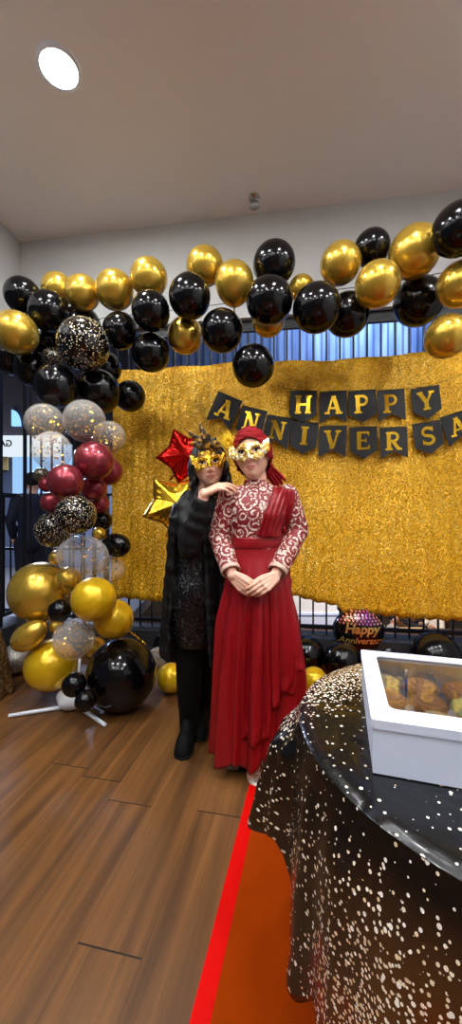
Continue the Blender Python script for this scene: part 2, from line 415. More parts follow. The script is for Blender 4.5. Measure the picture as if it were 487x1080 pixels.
# kind, px, py, r, depth bias (smaller = nearer), label
ARCH = [
 ('K',24,312,18.5,.0,'black balloon at top left end of arch beside the white wall'),
 ('G',17,351,22,-.12,'gold balloon at the left photo edge, lowest gold one of the arch'),
 ('K',52,329,21,-.06,'black balloon in front of the two leftmost gold balloons on top of the arch'),
 ('G',61,305,16.5,.06,'smallest gold balloon on top of arch, beside the top left black balloon'),
 ('G',87,309,18,.05,'second gold balloon from left along the top of the arch'),
 ('G',121,306,20,.0,'large gold balloon third from left along the top of the arch'),
 ('G',157,293,19.5,.02,'fourth gold balloon from left on top of arch, above a black balloon'),
 ('K',159,328,20,-.06,'black balloon directly under the fourth gold balloon on top of the arch'),
 ('K',127,349,18.5,.0,'black balloon just right of the large dotted balloon'),
 ('K',159,372,20,-.03,'black balloon hanging over the curtain top edge, at left end of blue gap'),
 ('K',86,344,20,.06,'black balloon peeking out above the large dotted balloon'),
 ('D',88,363,27,-.14,'large black balloon with gold dots at the arch corner'),
 ('K',48,358,17,.06,'black balloon squeezed between left edge gold balloon and dotted balloon'),
 ('K',10,376,19,.04,'black balloon under the gold one at the left photo edge'),
 ('K',33,389,18,.0,'black balloon at lower left of the small dotted balloon'),
 ('D',55,377,10,-.06,'tiny gold dotted black balloon left of the large dotted one'),
 ('K',59,407,22.5,-.13,'shiny black balloon just above the upper left clear balloon'),
 ('K',104,413,23,-.06,'large black balloon just below the large dotted balloon'),
 ('K',137,418,16,.0,'black balloon overlapping the top left corner of the gold curtain'),
 ('K',112,388,16,.05,'black balloon half hidden right behind the large dotted balloon'),
 ('G',195,354,18.5,.03,'gold balloon hanging under the arch against the blue gap'),
 ('K',200,313,22,-.06,'black balloon above the gold balloon that hangs in the blue gap'),
 ('K',234,349,22,-.05,'black balloon just right of the gold one hanging in the blue gap'),
 ('G',216,281,19.5,.03,'gold balloon topmost in the middle of the arch'),
 ('G',247,298,20.5,-.02,'gold balloon in mid arch left of two stacked black balloons'),
 ('K',289,278,22,.03,'black balloon at top of arch just right below the ceiling sprinkler'),
 ('K',284,317,24.5,-.06,'large black balloon under the top black one near the sprinkler'),
 ('K',267,386,22,-.02,'lowest black balloon of the arch, alone over the gold curtain'),
 ('G',283,338,17,.1,'gold balloon mostly hidden under the large mid arch black balloon'),
 ('G',318,304,13.5,.1,'small gold balloon half hidden behind two black ones in mid arch'),
 ('K',334,325,25,-.06,'large black balloon lower left of the right half gold pair'),
 ('K',366,332,22.5,.05,'black balloon behind, under the left gold one of the right half'),
 ('G',359,278,21,-.02,'upper left gold balloon in the right half of the arch'),
 ('G',398,300,23,-.08,'gold balloon in the middle of the right half, over a black one'),
 ('K',392,262,18.5,.08,'black balloon behind three gold balloons in the right half of the arch'),
 ('G',437,266,26,-.06,'largest gold balloon at the top of the right half of the arch'),
 ('K',441,318,25,.03,'black balloon below the largest gold balloon of the arch'),
 ('K',483,242,26,-.08,'black balloon at the upper right photo edge, end of arch'),
 ('G',485,300,23,-.03,'gold balloon cut by the right photo edge below the black end balloon'),
 ('G',471,355,22,-.02,'lowest gold balloon at right, over the top edge of the curtain'),
]
COL = [
 ('C',47,446,20,.0,'clear balloon with gold confetti, upper left of the clear trio'),
 ('C',89,444,22,-.08,'clear confetti balloon, upper right and largest of the clear trio'),
 ('C',55,475,20,-.1,'milky clear balloon, lowest of the clear trio above the maroon ones'),
 ('C',115,461,17,.12,'clear balloon half hidden against the left edge of the gold curtain'),
 ('M',99,486,20.5,-.08,'largest maroon balloon under the clear balloons'),
 ('M',69,508,18.5,-.1,'maroon balloon at front left, just above the dotted pair'),
 ('M',114,497,15,.04,'maroon balloon at right behind the largest maroon one'),
 ('M',99,515,13.5,.02,'maroon balloon below the largest maroon one, above the dotted balloon'),
 ('M',54,530,11,.0,'small maroon balloon left above the lower left dotted balloon'),
 ('M',104,531,11,.03,'small maroon balloon at the right side of the dotted pair'),
 ('M',49,511,8,.0,'tiny maroon balloon at far left of the maroon bunch'),
 ('K',107,549,11,.08,'small black balloon behind the dotted pair at right'),
 ('D',80,543,21,-.11,'front black balloon with gold dots in the column, under the maroon ones'),
 ('D',56,559,18.5,.0,'left black balloon with gold dots in the column, behind the front dotted one'),
 ('D',44,501,8,.02,'tiny dotted black balloon beside the lowest clear balloon of the trio'),
 ('G',104,563,7,.04,'tiny gold balloon at right under the front dotted column balloon'),
 ('K',123,575,12.5,.0,'black oval balloon sticking out right over the curtain at mid column'),
 ('C',88,587,22.5,-.1,'clear confetti balloon in mid column beside the black oval one'),
 ('C',117,600,14.5,.05,'smaller clear balloon behind, against the curtain lower edge'),
 ('G',59,588,7.5,.0,'tiny gold balloon on top of the giant gold balloon'),
 ('G',72,611,13,-.04,'gold balloon wedged between giant gold one and mid column clear one'),
 ('G',42,624,31,.0,'giant gold balloon at the left side of the column'),
 ('K',63,644,12,-.14,'small black balloon in front of the giant gold balloon'),
 ('Y',99,632,23,-.1,'deep yellow gold balloon in the right centre of the column'),
 ('Y',120,653,20.5,.0,'deep yellow gold balloon above the giant black balloon'),
 ('C',78,674,21.5,-.12,'lowest clear balloon with gold confetti in the column'),
 ('G',30,671,14.5,-.06,'pear shaped gold balloon pointing up right below the giant gold one'),
 ('Y',54,701,26.5,-.03,'large gold balloon at bottom left of the column near the floor'),
 ('G',59,661,7,.0,'tiny gold balloon behind the small black balloon'),
 ('G',100,684,12,.05,'gold balloon mostly hidden behind the lowest clear balloon'),
 ('K',128,711,36.5,.02,'giant black balloon at the foot of the column on the floor'),
 ('K',78,722,12.5,-.1,'small black balloon above the white foot of the stand'),
 ('K',90,739,11,-.14,'small black balloon in front of the white foot of the stand'),
]
LOOSE = [
 ('S',19,694,16,2.75,'silver glitter balloon on the floor behind the column at left'),
 ('K',178,681,16.5,2.75,'black balloon on the floor beside the coat of the woman in black'),
 ('Y',180,715,15,2.5,'yellow gold balloon on the floor beside the legs of the woman in black'),
 ('C',166,694,11,2.95,'clear balloon on the floor behind the giant black balloon'),
 ('K',322,690,20,2.75,'black balloon on the floor right beside the red dress'),
 ('K',361,697,19.5,2.62,'black balloon on the floor below the round printed foil balloon'),
 ('Y',331,718,14,2.42,'yellow gold balloon on the floor between red dress and table'),
 ('K',459,692,25,2.5,'black balloon on the floor behind the white cake box'),
 ('K',408,690,13,2.78,'small black balloon on the floor right of the foil balloon'),
]
def ydepth(px): k = (px-243.5)/F; return 2.52/(1+.154*k)
items = []
for t in ARCH: items.append([t[0], t[1], t[2], t[3], ydepth(t[1])+t[4]*1.0-.03, t[5], 'balloons of the arch', None])
for t in COL: items.append([t[0], t[1], t[2], t[3], 2.42+t[4]*1.0, t[5], 'balloons of the column', None])
for t in LOOSE:
    # on the floor: bottom touches z=0 -> depth from centre and radius
    Y = CAMZ*F/((t[2]-540)+t[3]*1.0) if t[0] != 'C' else t[4]
    items.append([t[0], t[1], t[2], t[3], Y, t[5], 'balloons on the floor', 1])
def cen(it): return P(it[1], it[2], it[4])
order0 = [it[4] for it in items]
for itn in range(900):
    moved = 0
    for i in range(len(items)):
        a = items[i]; ca = cen(a); ra = a[3]/F*a[4]
        for j in range(i+1, len(items)):
            b = items[j]
            if math.hypot(a[1]-b[1], a[2]-b[2]) > (a[3]+b[3])*1.25: continue
            cb = cen(b); rb = b[3]/F*b[4]
            ov = (ra+rb)*1.03-(ca-cb).length
            if ov > .0005:
                moved += 1
                s = -1 if order0[i] < order0[j] else 1
                fa, fb = (0 if a[7] else 1), (0 if b[7] else 1)
                st = min(.02, ov*.6+.001)
                a[4] += s*st*fa; b[4] -= s*st*fb; ca = cen(a); ra = a[3]/F*a[4]
    for it in items:
        c = cen(it); r = it[3]/F*it[4]
        if not it[7]:
            mx = (DW-(.13+r*1.02)/math.cos(AL))/(1+.154*(it[1]-243.5)/F)
            it[4] = max(1.9, min(it[4], mx))
            if c.z < r+.002: it[4] = min(it[4], CAMZ*F/((it[2]-540)+it[3]))
    if not moved: break
rb = random.Random(11); CNT = 0
for kind, px, py, r, Y, label, grp, fixed in items:
    c = P(px, py, Y); R = r/F*Y
    o = bpy.data.objects.new('balloon', BM[kind][0]); C.objects.link(o); o.location = c
    view = c-Vector((0, 0, CAMZ)); view.normalize()
    knd = (view*.8+Vector((rb.uniform(-.5, .5), .2, rb.uniform(-.5, .5)))).normalized()   # the knot points back into the bunch
    sc = R
    if 'pear shaped' in label: knd = Vector((.72, -.05, .55)).normalized(); sc = R*.96
    if 'black oval' in label: knd = Vector((-1, .25, .1)).normalized()
    if 'hangs' in label or 'hanging under' in label: knd = Vector((.1, .25, 1)).normalized()
    if 'mid arch left of two' in label: knd = Vector((0, .3, -1)).normalized()
    if fixed: knd = (view+Vector((rb.uniform(-.4, .4), .2, .5))).normalized()
    q = (-knd).to_track_quat('Z', 'Y'); o.rotation_mode = 'QUATERNION'; o.rotation_quaternion = q
    o.scale = (sc, sc, sc*(1.22 if 'black oval' in label else 1.45 if 'pear shaped' in label else 1.03))
    tag(o, label, 'balloon', grp)
    k = bpy.data.objects.new('knot', BM[kind][1]); C.objects.link(k); k.parent = o
    if kind == 'C':
        cf = bpy.data.objects.new('confetti', conf_me); C.objects.link(cf); cf.parent = o; cf['kind'] = 'stuff'
# garland line through the arch and the stand of the column
bm = bmesh.new()
pts = [P(60, 640, 2.5)]+[P(78, 560, 2.52), P(80, 470, 2.53), P(70, 400, 2.6), P(60, 350, 2.72), P(110, 335, 2.72), P(200, 325, 2.66), P(300, 312, 2.6), P(400, 300, 2.5), P(480, 285, 2.4), W(UR-.02, .55, 2.8)]
tube(bm, pts, .0025, 6)
tag(obj('garland_string', bm, m_string), 'thin dark string threading the balloons of the arch', 'string')
stand = tag(empty('balloon_stand', P(80, 745, CAMZ*F/207)), 'white balloon stand with splayed feet under the balloon column', 'stand')
SI = Matrix.Translation(-stand.location)
def sp(name, m=m_white):
    global bm
    bmesh.ops.transform(bm, matrix=SI, verts=bm.verts); return obj(name, bm, m, stand)
sc_ = stand.location.copy(); sc_.z = 0
bm = bmesh.new()
prof = []
for j in range(1, 12):
    a = PI*j/12; prof.append([sc_+Vector((0.125*math.sin(a)*math.cos(t)*(1+.12*math.sin(3*t)), .09*math.sin(a)*math.sin(t), .062-.06*math.cos(a)+.006*math.sin(4*t+a))) for t in [2*PI*i/28 for i in range(28)]])
loft(bm, prof); sp('water_bag')
for (px, py) in ((9, 757), (111, 767), (100, 712)):
    e = gp(px, py); e.z = .012; bm = bmesh.new(); a = sc_+Vector((0, 0, .02)); tube(bm, [a, (a+e)/2, e], [.0125, .012, .011], 10); sp('foot')
bm = bmesh.new(); tube(bm, [sc_+Vector((0, .03, .1)), sc_+Vector((0, .05, .2)), sc_+Vector((.0, .06, .3))], .009, 8); sp('pole')
# curling gold ribbon above the giant black balloon
bm = bmesh.new(); pts = []
for k in range(40):
    t = k/39; p = P(137+18*t, 664+15*t, 2.28-.0*t); pts.append(p+Vector((.004*math.sin(k*1.3), .01*math.cos(k*1.1)-.02, .006*math.cos(k*1.7))))
tube(bm, pts, .003, 6); tag(obj('ribbon', bm, m_goldfoil), 'curly gold ribbon lying on the giant black balloon', 'ribbon')
# star foil balloons ---------------------------------------------------
def star(px, py, Y, rp, rot, m, label, tilt):
    c = P(px, py, Y); R = rp/F*Y
    bm = bmesh.new(); n = 100; K = 12; out = []
    for i in range(n):
        a = 2*PI*i/n; s = (a*5/(2*PI)) % 1; s = abs(s-.5)*2      # 1 at tips
        b0, b1 = .64, 1.0; A = PI/5*(1-s)
        rr_ = b0*b1*math.sin(PI/5)/(b1*math.sin(A)+b0*math.sin(PI/5-A)) if True else 0
        rr_ = 1/( (math.cos(A)*1 + math.sin(A)*((1/b0-math.cos(PI/5))/math.sin(PI/5))) )
        out.append((rr_*math.cos(a), rr_*math.sin(a)))
    for side in (1, -1):
        rings = []
        for k in range(K+1):
            t = max(k/K, .001)
            ring = []
            for i, (x, y) in enumerate(out):
                h = .3*math.sqrt(max(0, 1-t**2.2))*(.75+.25*(1-t))*(math.hypot(x, y) if t > .5 else 1*(1-t*.0))**(.25)
                wr = .012*math.sin(i/n*2*PI*25)*smoothstep(.6, .95, t)*(1-smoothstep(.97, 1, t))
                ring.append(Vector((x*t*R, -side*(h+wr)*R, y*t*R)))
            rings.append(ring)
        loft(bm, rings, False)
    bmesh.ops.remove_doubles(bm, verts=bm.verts, dist=.0004)
    bmesh.ops.recalc_face_normals(bm, faces=bm.faces)
    o = obj('star_balloon', bm, m, None, True, c); o.rotation_euler = (tilt[0], rot, tilt[1]); tag(o, label, 'balloon')
    b2 = bmesh.new(); tube(b2, [(0, 0, -.5*R), (.01, .01, -.7*R), (0, .02, -.95*R)], [.012, .006, .009], 8); obj('neck', b2, m, o)
    return o
star(195, 481, 2.72, 31, math.radians(31), m_redfoil, 'red star foil balloon behind the woman in black', (0.1, .25))
star(184, 533, 2.62, 36, math.radians(16), m_goldfoil, 'gold star foil balloon below the red star', (-.15, .35))
# round printed foil balloon ------------------------------------------
cF = P(378, 664, 2.98); RF = 27/F*2.98; RZ = 22.5/F*2.98; TF = .1
cF.z = max(cF.z, RZ+.002)
bm = bmesh.new()
def foil_y(x, z):
    t = min(1, math.hypot(x/RF, z/RZ)); return -TF*math.sqrt(max(0, 1-t**2.4))
for side in (1, -1):
    rings = []
    for k in range(15):
        t = max(k/14, .002); ring = []
        for i in range(60):
            a = 2*PI*i/60; x = RF*t*math.cos(a); z = RZ*t*math.sin(a)
            y = foil_y(x, z)*side+.004*math.sin(30*a)*smoothstep(.6, .95, t)*(t < .99)*side
            ring.append((x, y, z))
        rings.append(ring)
    loft(bm, rings, False)
bmesh.ops.remove_doubles(bm, verts=bm.verts, dist=.0004); bmesh.ops.recalc_face_normals(bm, faces=bm.faces)
fb = tag(obj('foil_balloon', bm, m_blackfoil, None, True, cF), 'round black foil balloon printed Happy Anniversary standing behind the table', 'balloon')
fb.rotation_euler = (0, 0, -.12)
def text_bm(s, size, italic=0.0):
    cu = bpy.data.curves.new('t', 'FONT'); cu.body = s; cu.size = size; cu.align_x = 'CENTER'; cu.shear = italic; cu.resolution_u = 4; cu.offset = size*.03
    o = bpy.data.objects.new('t', cu); C.objects.link(o); dg = bpy.context.evaluated_depsgraph_get()
    me = bpy.data.meshes.new_from_object(o.evaluated_get(dg)); bm = bmesh.new(); bm.from_mesh(me)
    bpy.data.objects.remove(o); bpy.data.curves.remove(cu); bpy.data.meshes.remove(me)
    return bm
m_print_gold = mat('gold_print', (238, 196, 110), .3, .8)
for s, size, z, it_ in (('Happy', .098, .0, .2), ('Anniversary', .07, -.08, .2)):
    bm = text_bm(s, size, it_); bmesh.ops.subdivide_edges(bm, edges=[e for e in bm.edges if e.calc_length() > .02], cuts=2)
    for v in bm.verts:
        x, y = v.co.x+.005, v.co.y+z; v.co = (x, foil_y(x, y)-.004, y)
    obj('lettering', bm, m_print_gold, fb, False)
bm = bmesh.new()
for row in range(5):
    z = .07+row*.021
    w = RF*math.sqrt(max(0, 1-(z/RZ)**2))*.92; n = int(w*2/.026)
    for k in range(n):
        x = -w+2*w*(k+.5)/n; r = .0095
        bm.faces.new([bm.verts.new((x+r*math.cos(a), foil_y(x+r*math.cos(a), z+r*math.sin(a))-.004, z+r*math.sin(a))) for a in [2*PI*i/8 for i in range(8)]])
m_dotp = mat('pink_gold_print', (220, 130, 120), .35, .7); g = G(m_dotp); s_ = g.sep(g.obj())
g.out(Base_Color=g.ramp(g.math('ADD', g.math('MULTIPLY', s_[0], 2.0), .5), [(.1, (214, 60, 90)), (.35, (232, 150, 90)), (.6, (190, 90, 190)), (.9, (240, 190, 120))]))
obj('printed_dots', bm, m_dotp, fb, False)
# ================================================================== BUNTING
def ribbon2d(bm, pts, w, y0, y1, M):
    n = len(pts); L = []; Rr = []
    for i, p in enumerate(pts):
        a = pts[max(i-1, 0)]; b = pts[min(i+1, n-1)]; dx, dz = b[0]-a[0], b[1]-a[1]; l = math.hypot(dx, dz) or 1
        nx, nz = -dz/l*w/2, dx/l*w/2; L.append((p[0]+nx, p[1]+nz)); Rr.append((p[0]-nx, p[1]-nz))
    loft(bm, [[M @ Vector((l[0], y0, l[1])), M @ Vector((r[0], y0, r[1])), M @ Vector((r[0], y1, r[1])), M @ Vector((l[0], y1, l[1]))] for l, r in zip(L, Rr)])
def arc(cx, cz, rx, rz, a0, a1, n=12): return [(cx+rx*math.cos(math.radians(a0+(a1-a0)*i/n)), cz+rz*math.sin(math.radians(a0+(a1-a0)*i/n))) for i in range(n+1)]
T, t_, sw = .24, .13, .12
def serif(x, z, w=.38): return ([(x-w/2, z), (x+w/2, z)], sw)
LET = {
 'H': [([(.2, 0), (.2, 1)], T), ([(.8, 0), (.8, 1)], T), ([(.2, .5), (.8, .5)], t_), serif(.2, .05), serif(.8, .05), serif(.2, .95), serif(.8, .95)],
 'A': [([(.18, 0), (.5, 1)], t_), ([(.84, 0), (.52, 1)], T), ([(.3, .32), (.74, .32)], t_*.9), serif(.16, .05, .32), serif(.84, .05, .4), ([(.36, .97), (.62, .97)], .06)],
 'P': [([(.24, 0), (.24, 1)], T), ([(.2, .94)]+arc(.5, .7, .26, .24, 90, -90)+[(.2, .46)], .15), serif(.24, .05, .46), serif(.18, .95, .2)],
 'Y': [([(.5, 0), (.5, .45)], T), ([(.5, .4), (.16, 1)], T), ([(.52, .4), (.84, 1)], t_), serif(.5, .05, .42), serif(.18, .95, .34), serif(.82, .95, .3)],
 'N': [([(.2, 0), (.2, 1)], t_), ([(.8, 0), (.8, 1)], t_), ([(.2, .98), (.8, .02)], T), serif(.2, .05, .34), serif(.16, .95, .3), serif(.8, .95, .34)],
 'I': [([(.5, 0), (.5, 1)], T+.02), serif(.5, .05, .46), serif(.5, .95, .46)],
 'V': [([(.18, 1), (.5, 0)], T), ([(.82, 1), (.52, 0)], t_), serif(.18, .95, .4), serif(.82, .95, .32)],
 'E': [([(.25, 0), (.25, 1)], T), ([(.15, .94), (.82, .94)], t_), ([(.15, .06), (.85, .06)], t_), ([(.25, .5), (.65, .5)], t_*.8), ([(.8, .98), (.8, .76)], .09), ([(.83, .02), (.83, .26)], .09), ([(.64, .36), (.64, .64)], .08)],
 'R': [([(.22, 0), (.22, 1)], T), ([(.18, .94)]+arc(.48, .72, .26, .22, 90, -90)+[(.2, .5)], .15), ([(.45, .5), (.78, .04)], .2), serif(.22, .05, .42), serif(.84, .05, .26), serif(.16, .95, .2)],
 'S': [(arc(.5, .72, .27, .22, 20, 235)+arc(.5, .27, .29, .22, 60, -160), .17), ([(.78, .98), (.78, .72)], .07), ([(.2, .02), (.2, .3)], .07)],
}
def bunting(name, label, seq, d):
    pts = [PW(px, py, d) for _, px, py, _, _ in seq]
    root = tag(empty(name, pts[0]), label, 'bunting', 'letter buntings'); RI = Matrix.Translation(-root.location)
    for k, (ch, px, py, ang, shape) in enumerate(seq):
        if not ch: continue
        # px,py = centre of pennant; w 27 px, h 34 px
        c = PW(px, py, d+.002*(k % 2)); sc = c.y/F; w = 28*sc/2; h = 34*sc/2
        fan = .12*math.sin(k*2.1)
        M = RI @ Matrix.Translation(c) @ Matrix.Rotation(-AL, 4, 'Z') @ Matrix.Rotation(math.radians(ang), 4, 'Y') @ Matrix.Rotation(fan*.5, 4, 'Z')
        bm = bmesh.new()
        if shape == 'V': out = [(-w, h), (w, h), (w, -h*.95), (0, -h*.5), (-w, -h*.95)]
        else: out = [(-w, h), (w, h), (w, -h*.5), (0, -h), (-w, -h*.5)]
        f0 = [bm.verts.new(M @ Vector((x, -.0008, z))) for x, z in out]; f1 = [bm.verts.new(M @ Vector((x, .0008, z))) for x, z in out]
        if shape == 'V':
            for tri in ((0, 1, 3), (1, 2, 3), (0, 3, 4)):
                bm.faces.new([f0[i] for i in tri]); bm.faces.new([f1[i] for i in tri][::-1])
        else:
            bm.faces.new(f0); bm.faces.new(f1[::-1])
        for i in range(5): j = (i+1) % 5; bm.faces.new((f0[i], f1[i], f1[j], f0[j]))
        pn = obj('pennant', bm, m_card, root, False)
        bm = bmesh.new(); lw = w*1.25; lh = h*1.12
        LM = M @ Matrix.Translation((-lw/2, 0, -lh/2+h*.14)) @ Matrix.Diagonal((lw, 1, lh, 1))
        for q, (pl, wd) in enumerate(LET[ch]): ribbon2d(bm, pl, wd, -.0009-.0014-.00005*q, -.0009, LM)
        bmesh.ops.recalc_face_normals(bm, faces=bm.faces)
        lt = obj('letter', bm, m_goldfoil, pn, False); lt['label'] = 'gold letter '+ch
    bm = bmesh.new(); tube(bm, [RI @ PW(px, py-17, d+.006) for px, py in [(s[1], s[2]) for s in seq]], .0016, 6); obj('string', bm, m_string, root)
    return root
bunting('letter_bunting', 'black pennant string with gold letters spelling HAPPY on the gold curtain',
  [('', 297, 426, 0, ''), ('H', 319.5, 429, 2, 'S'), ('A', 351, 429.5, 0, 'V'), ('P', 382, 428.5, -2, 'S'), ('P', 412.5, 428, -3, 'V'), ('Y', 449.5, 425, -6, 'S'), ('', 487, 412, 0, '')], .12)
bunting('letter_bunting', 'black pennant string with gold letters spelling ANNIVERSA, lower on the curtain',
  [('', 205, 417, 0, ''), ('A', 236, 433.5, 24, 'V'), ('N', 264, 447, 16, 'S'), ('N', 292, 456, 11, 'V'), ('I', 320.5, 462, 5, 'S'), ('V', 350.5, 466, 2, 'V'), ('E', 383, 467, -1, 'S'), ('R', 415, 467.5, -2, 'V'), ('S', 451.5, 462, -8, 'S'), ('A', 483, 452, -17, 'V'), ('', 510, 440, 0, '')], .13)
# ================================================================== TABLE
TC = Vector((.60, .83, 0)); TR = .44; TZ = .74
table = tag(empty('round_table', TC), 'round table hidden under the black dotted tablecloth', 'table')
bm = bmesh.new(); lathe(bm, [(.001, TZ-.03), (TR-.012, TZ-.03), (TR-.006, TZ-.015), (TR-.012, TZ-.004), (.001, TZ-.004)], 48); obj('tabletop', bm, mat('table_wood', (120, 90, 60), .5), table)
bm = bmesh.new(); lathe(bm, [(.2, .006), (.2, .02), (.05, .04), (.035, .08), (.035, TZ-.08), (.09, TZ-.03), (.001, TZ-.03)], 32); obj('pedestal', bm, m_black_metal, table)
def cloth_mat():
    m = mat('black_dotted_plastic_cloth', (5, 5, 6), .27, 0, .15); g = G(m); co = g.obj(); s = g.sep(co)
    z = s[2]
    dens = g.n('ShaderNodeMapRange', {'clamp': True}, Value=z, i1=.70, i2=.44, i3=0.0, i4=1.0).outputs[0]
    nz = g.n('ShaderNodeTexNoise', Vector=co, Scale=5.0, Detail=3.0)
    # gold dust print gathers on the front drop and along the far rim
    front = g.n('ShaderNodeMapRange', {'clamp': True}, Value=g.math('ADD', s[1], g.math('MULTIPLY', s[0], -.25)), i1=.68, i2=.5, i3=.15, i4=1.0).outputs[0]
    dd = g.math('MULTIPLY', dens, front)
    rim = g.n('ShaderNodeMapRange', {'clamp': True}, Value=g.math('SUBTRACT', s[1], g.math('MULTIPLY', s[0], .55)), i1=.78, i2=.93, i3=0.0, i4=1.0).outputs[0]
    ontop = g.math('GREATER_THAN', z, TZ-.06)
    rim = g.math('MULTIPLY', rim, ontop)
    pu = g.n('ShaderNodeAttribute', {'attribute_name': 'print_uv'}).outputs['Vector']
    v1 = g.n('ShaderNodeTexVoronoi', {'voronoi_dimensions': '2D'}, Vector=pu, Scale=46.0); c1 = g.n('ShaderNodeSeparateColor', Color=v1.outputs['Color'])
    t1 = g.math('ADD', g.math('MULTIPLY', g.math('POWER', c1.outputs[0], 3.0), .17), g.math('MULTIPLY', g.math('ADD', rim, g.math('MULTIPLY', dd, .5)), .12))
    d1 = g.math('LESS_THAN', v1.outputs['Distance'], t1)
    v2 = g.n('ShaderNodeTexVoronoi', {'voronoi_dimensions': '2D'}, Vector=pu, Scale=130.0); c2 = g.n('ShaderNodeSeparateColor', Color=v2.outputs['Color'])
    lim = g.math('ADD', g.math('MULTIPLY', dd, 1.0), g.math('MULTIPLY', rim, 1.0))
    pres = g.math('LESS_THAN', c2.outputs[1], g.math('ADD', lim, .03))
    t2 = g.math('MULTIPLY', pres, g.math('ADD', g.math('MULTIPLY', c2.outputs[0], .22), .2))
    d2 = g.math('LESS_THAN', v2.outputs['Distance'], t2)
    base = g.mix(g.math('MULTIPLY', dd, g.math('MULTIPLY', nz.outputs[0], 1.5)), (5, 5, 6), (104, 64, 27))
    dotc = g.mix(c2.outputs[2], (214, 184, 142), (240, 232, 214))
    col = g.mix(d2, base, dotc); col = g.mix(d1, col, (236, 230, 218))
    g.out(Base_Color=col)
    w = g.n('ShaderNodeTexNoise', Vector=co, Scale=14.0, Detail=2.0, Distortion=.6)
    g.out(Normal=g.n('ShaderNodeBump', Height=w.outputs[0], Strength=.35, Distance=.012).outputs[0])
    return m
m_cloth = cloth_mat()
NT = 300; rings = []
hz = [(0, .2), (100, .25), (135, .42), (158, .50), (167, .44), (174, .47), (177, .40), (183, .33), (192, .30), (200, .36), (208, .30), (215, .2), (230, .14), (300, .12), (360, .2)]
fl_ = [(0, .05), (90, .04), (125, .035), (150, .06), (160, .10), (167, .125), (172, .07), (177, .015), (184, .03), (190, .05), (197, .025), (205, .05), (360, .05)]
for k in range(14): rings.append((max(.002, k/13), 0))
rings += [(1, 1e-5), (1, .004), (1, .012)]
for k in range(1, 37): rings.append((1, k/36))
uvw = []
R3 = []
for (rt, v) in rings:
    ring = []
    for i in range(NT):
        th = 360*i/NT; a = math.radians(th)
        rx = TR+.004*math.sin(3*a)
        if v == 0:
            r = rx*rt; z = TZ+.001+.0022*noise.noise(Vector((r*math.cos(a)*9, r*math.sin(a)*9, 1)))
            if rt > .93: z -= .002
        else:
            hzv = interp(hz, th); hang = TZ-hzv
            z = TZ-.002-hang*v
            fold = (.5+.5*math.sin(th*PI/180*17+1.0*math.sin(a*3)))
            fr = smoothstep(0, .55, v)
            r = rx+.004*math.sin(min(1, v*12)*PI/2)+(interp(fl_, th)*(.35+.65*v)*smoothstep(0, .3, v))+fr*.022*fold*(1 if th > 205 or th < 150 else .4)
            r += .008*noise.noise(Vector((math.cos(a)*3, math.sin(a)*3, v*4)))*v
        uvw.append((r*math.cos(a), r*math.sin(a), 0) if v == 0 else (a*TR*1.12+3, (TZ-interp(hz, th))*v, 0))
        ring.append(TC+Vector((r*math.cos(a), r*math.sin(a), z)))
    R3.append(ring)
bm = bmesh.new(); loft(bm, R3, False)
bmesh.ops.holes_fill(bm, edges=[e for e in bm.edges if e.is_boundary and all((v.co-TC).to_2d().length < .01 for v in e.verts)], sides=0)
bmesh.ops.recalc_face_normals(bm, faces=bm.faces)
NV_ = len(bm.verts)
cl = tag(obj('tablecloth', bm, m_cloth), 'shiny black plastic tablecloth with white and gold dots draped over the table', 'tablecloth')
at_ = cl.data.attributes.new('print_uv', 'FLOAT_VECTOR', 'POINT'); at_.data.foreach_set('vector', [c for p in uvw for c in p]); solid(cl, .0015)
# cake box -------------------------------------------------------------
bx = Vector((.264, .706, 0)); BZ = TZ+.0045; BH = .1; ba = math.radians(-16.0); BW = .37; BD = .365
boxo = tag(empty('cake_box', (bx.x, bx.y, BZ), ba), 'white card cake box with clear lid window on the dotted tablecloth', 'box')
bm = bmesh.new(); w_ = .003
box(bm, 0, BW, 0, BD, 0, .003)
box(bm, 0, BW, 0, w_, .003, BH-.004); box(bm, 0, BW, BD-w_, BD, .003, BH-.004); box(bm, 0, w_, w_, BD-w_, .003, BH-.004); box(bm, BW-w_, BW, w_, BD-w_, .003, BH-.004)
obj('tray', bm, m_boxw, boxo, False)
def rrect(x0, x1, y0, y1, r, n=6):
    pts = []
    for cx, cy, a0 in ((x1-r, y1-r, 0), (x0+r, y1-r, 90), (x0+r, y0+r, 180), (x1-r, y0+r, 270)):
        for i in range(n+1):
            a = math.radians(a0+90*i/n); pts.append((cx+r*math.cos(a), cy+r*math.sin(a)))
    return pts
IN = .045
o_ = rrect(-.003, BW+.003, -.003, BD+.003, .006); i_ = rrect(IN*.75, BW-IN*.75, IN*1.05, BD-IN*.7, .016)
bm = bmesh.new()
loft(bm, [[Vector((x, y, z)) for x, y in q] for q, z in ((i_, BH-.002), (i_, BH+.001), (o_, BH+.001), (o_, BH-.016), (rrect(0, BW, 0, BD, .004), BH-.016), (rrect(0, BW, 0, BD, .004), BH-.002), (i_, BH-.002))], False)
bmesh.ops.remove_doubles(bm, verts=bm.verts, dist=.0001); bmesh.ops.recalc_face_normals(bm, faces=bm.faces)
lid = obj('lid', bm, m_boxw, boxo, False)
m_film = mat('clear_film', (255, 255, 255), .04); g = G(m_film); tr = g.n('ShaderNodeBsdfTransparent'); gl = g.n('ShaderNodeBsdfGlossy', Roughness=.05)
fz = g.n('ShaderNodeLayerWeight', Blend=.25); mx = g.n('ShaderNodeMixShader', Fac=g.math('ADD', g.math('MULTIPLY', fz.outputs[0], .7), .1), i1=tr.outputs[0], i2=gl.outputs[0]); g.t.links.new(mx.outputs[0], next(n for n in g.t.nodes if n.type == 'OUTPUT_MATERIAL').inputs[0])
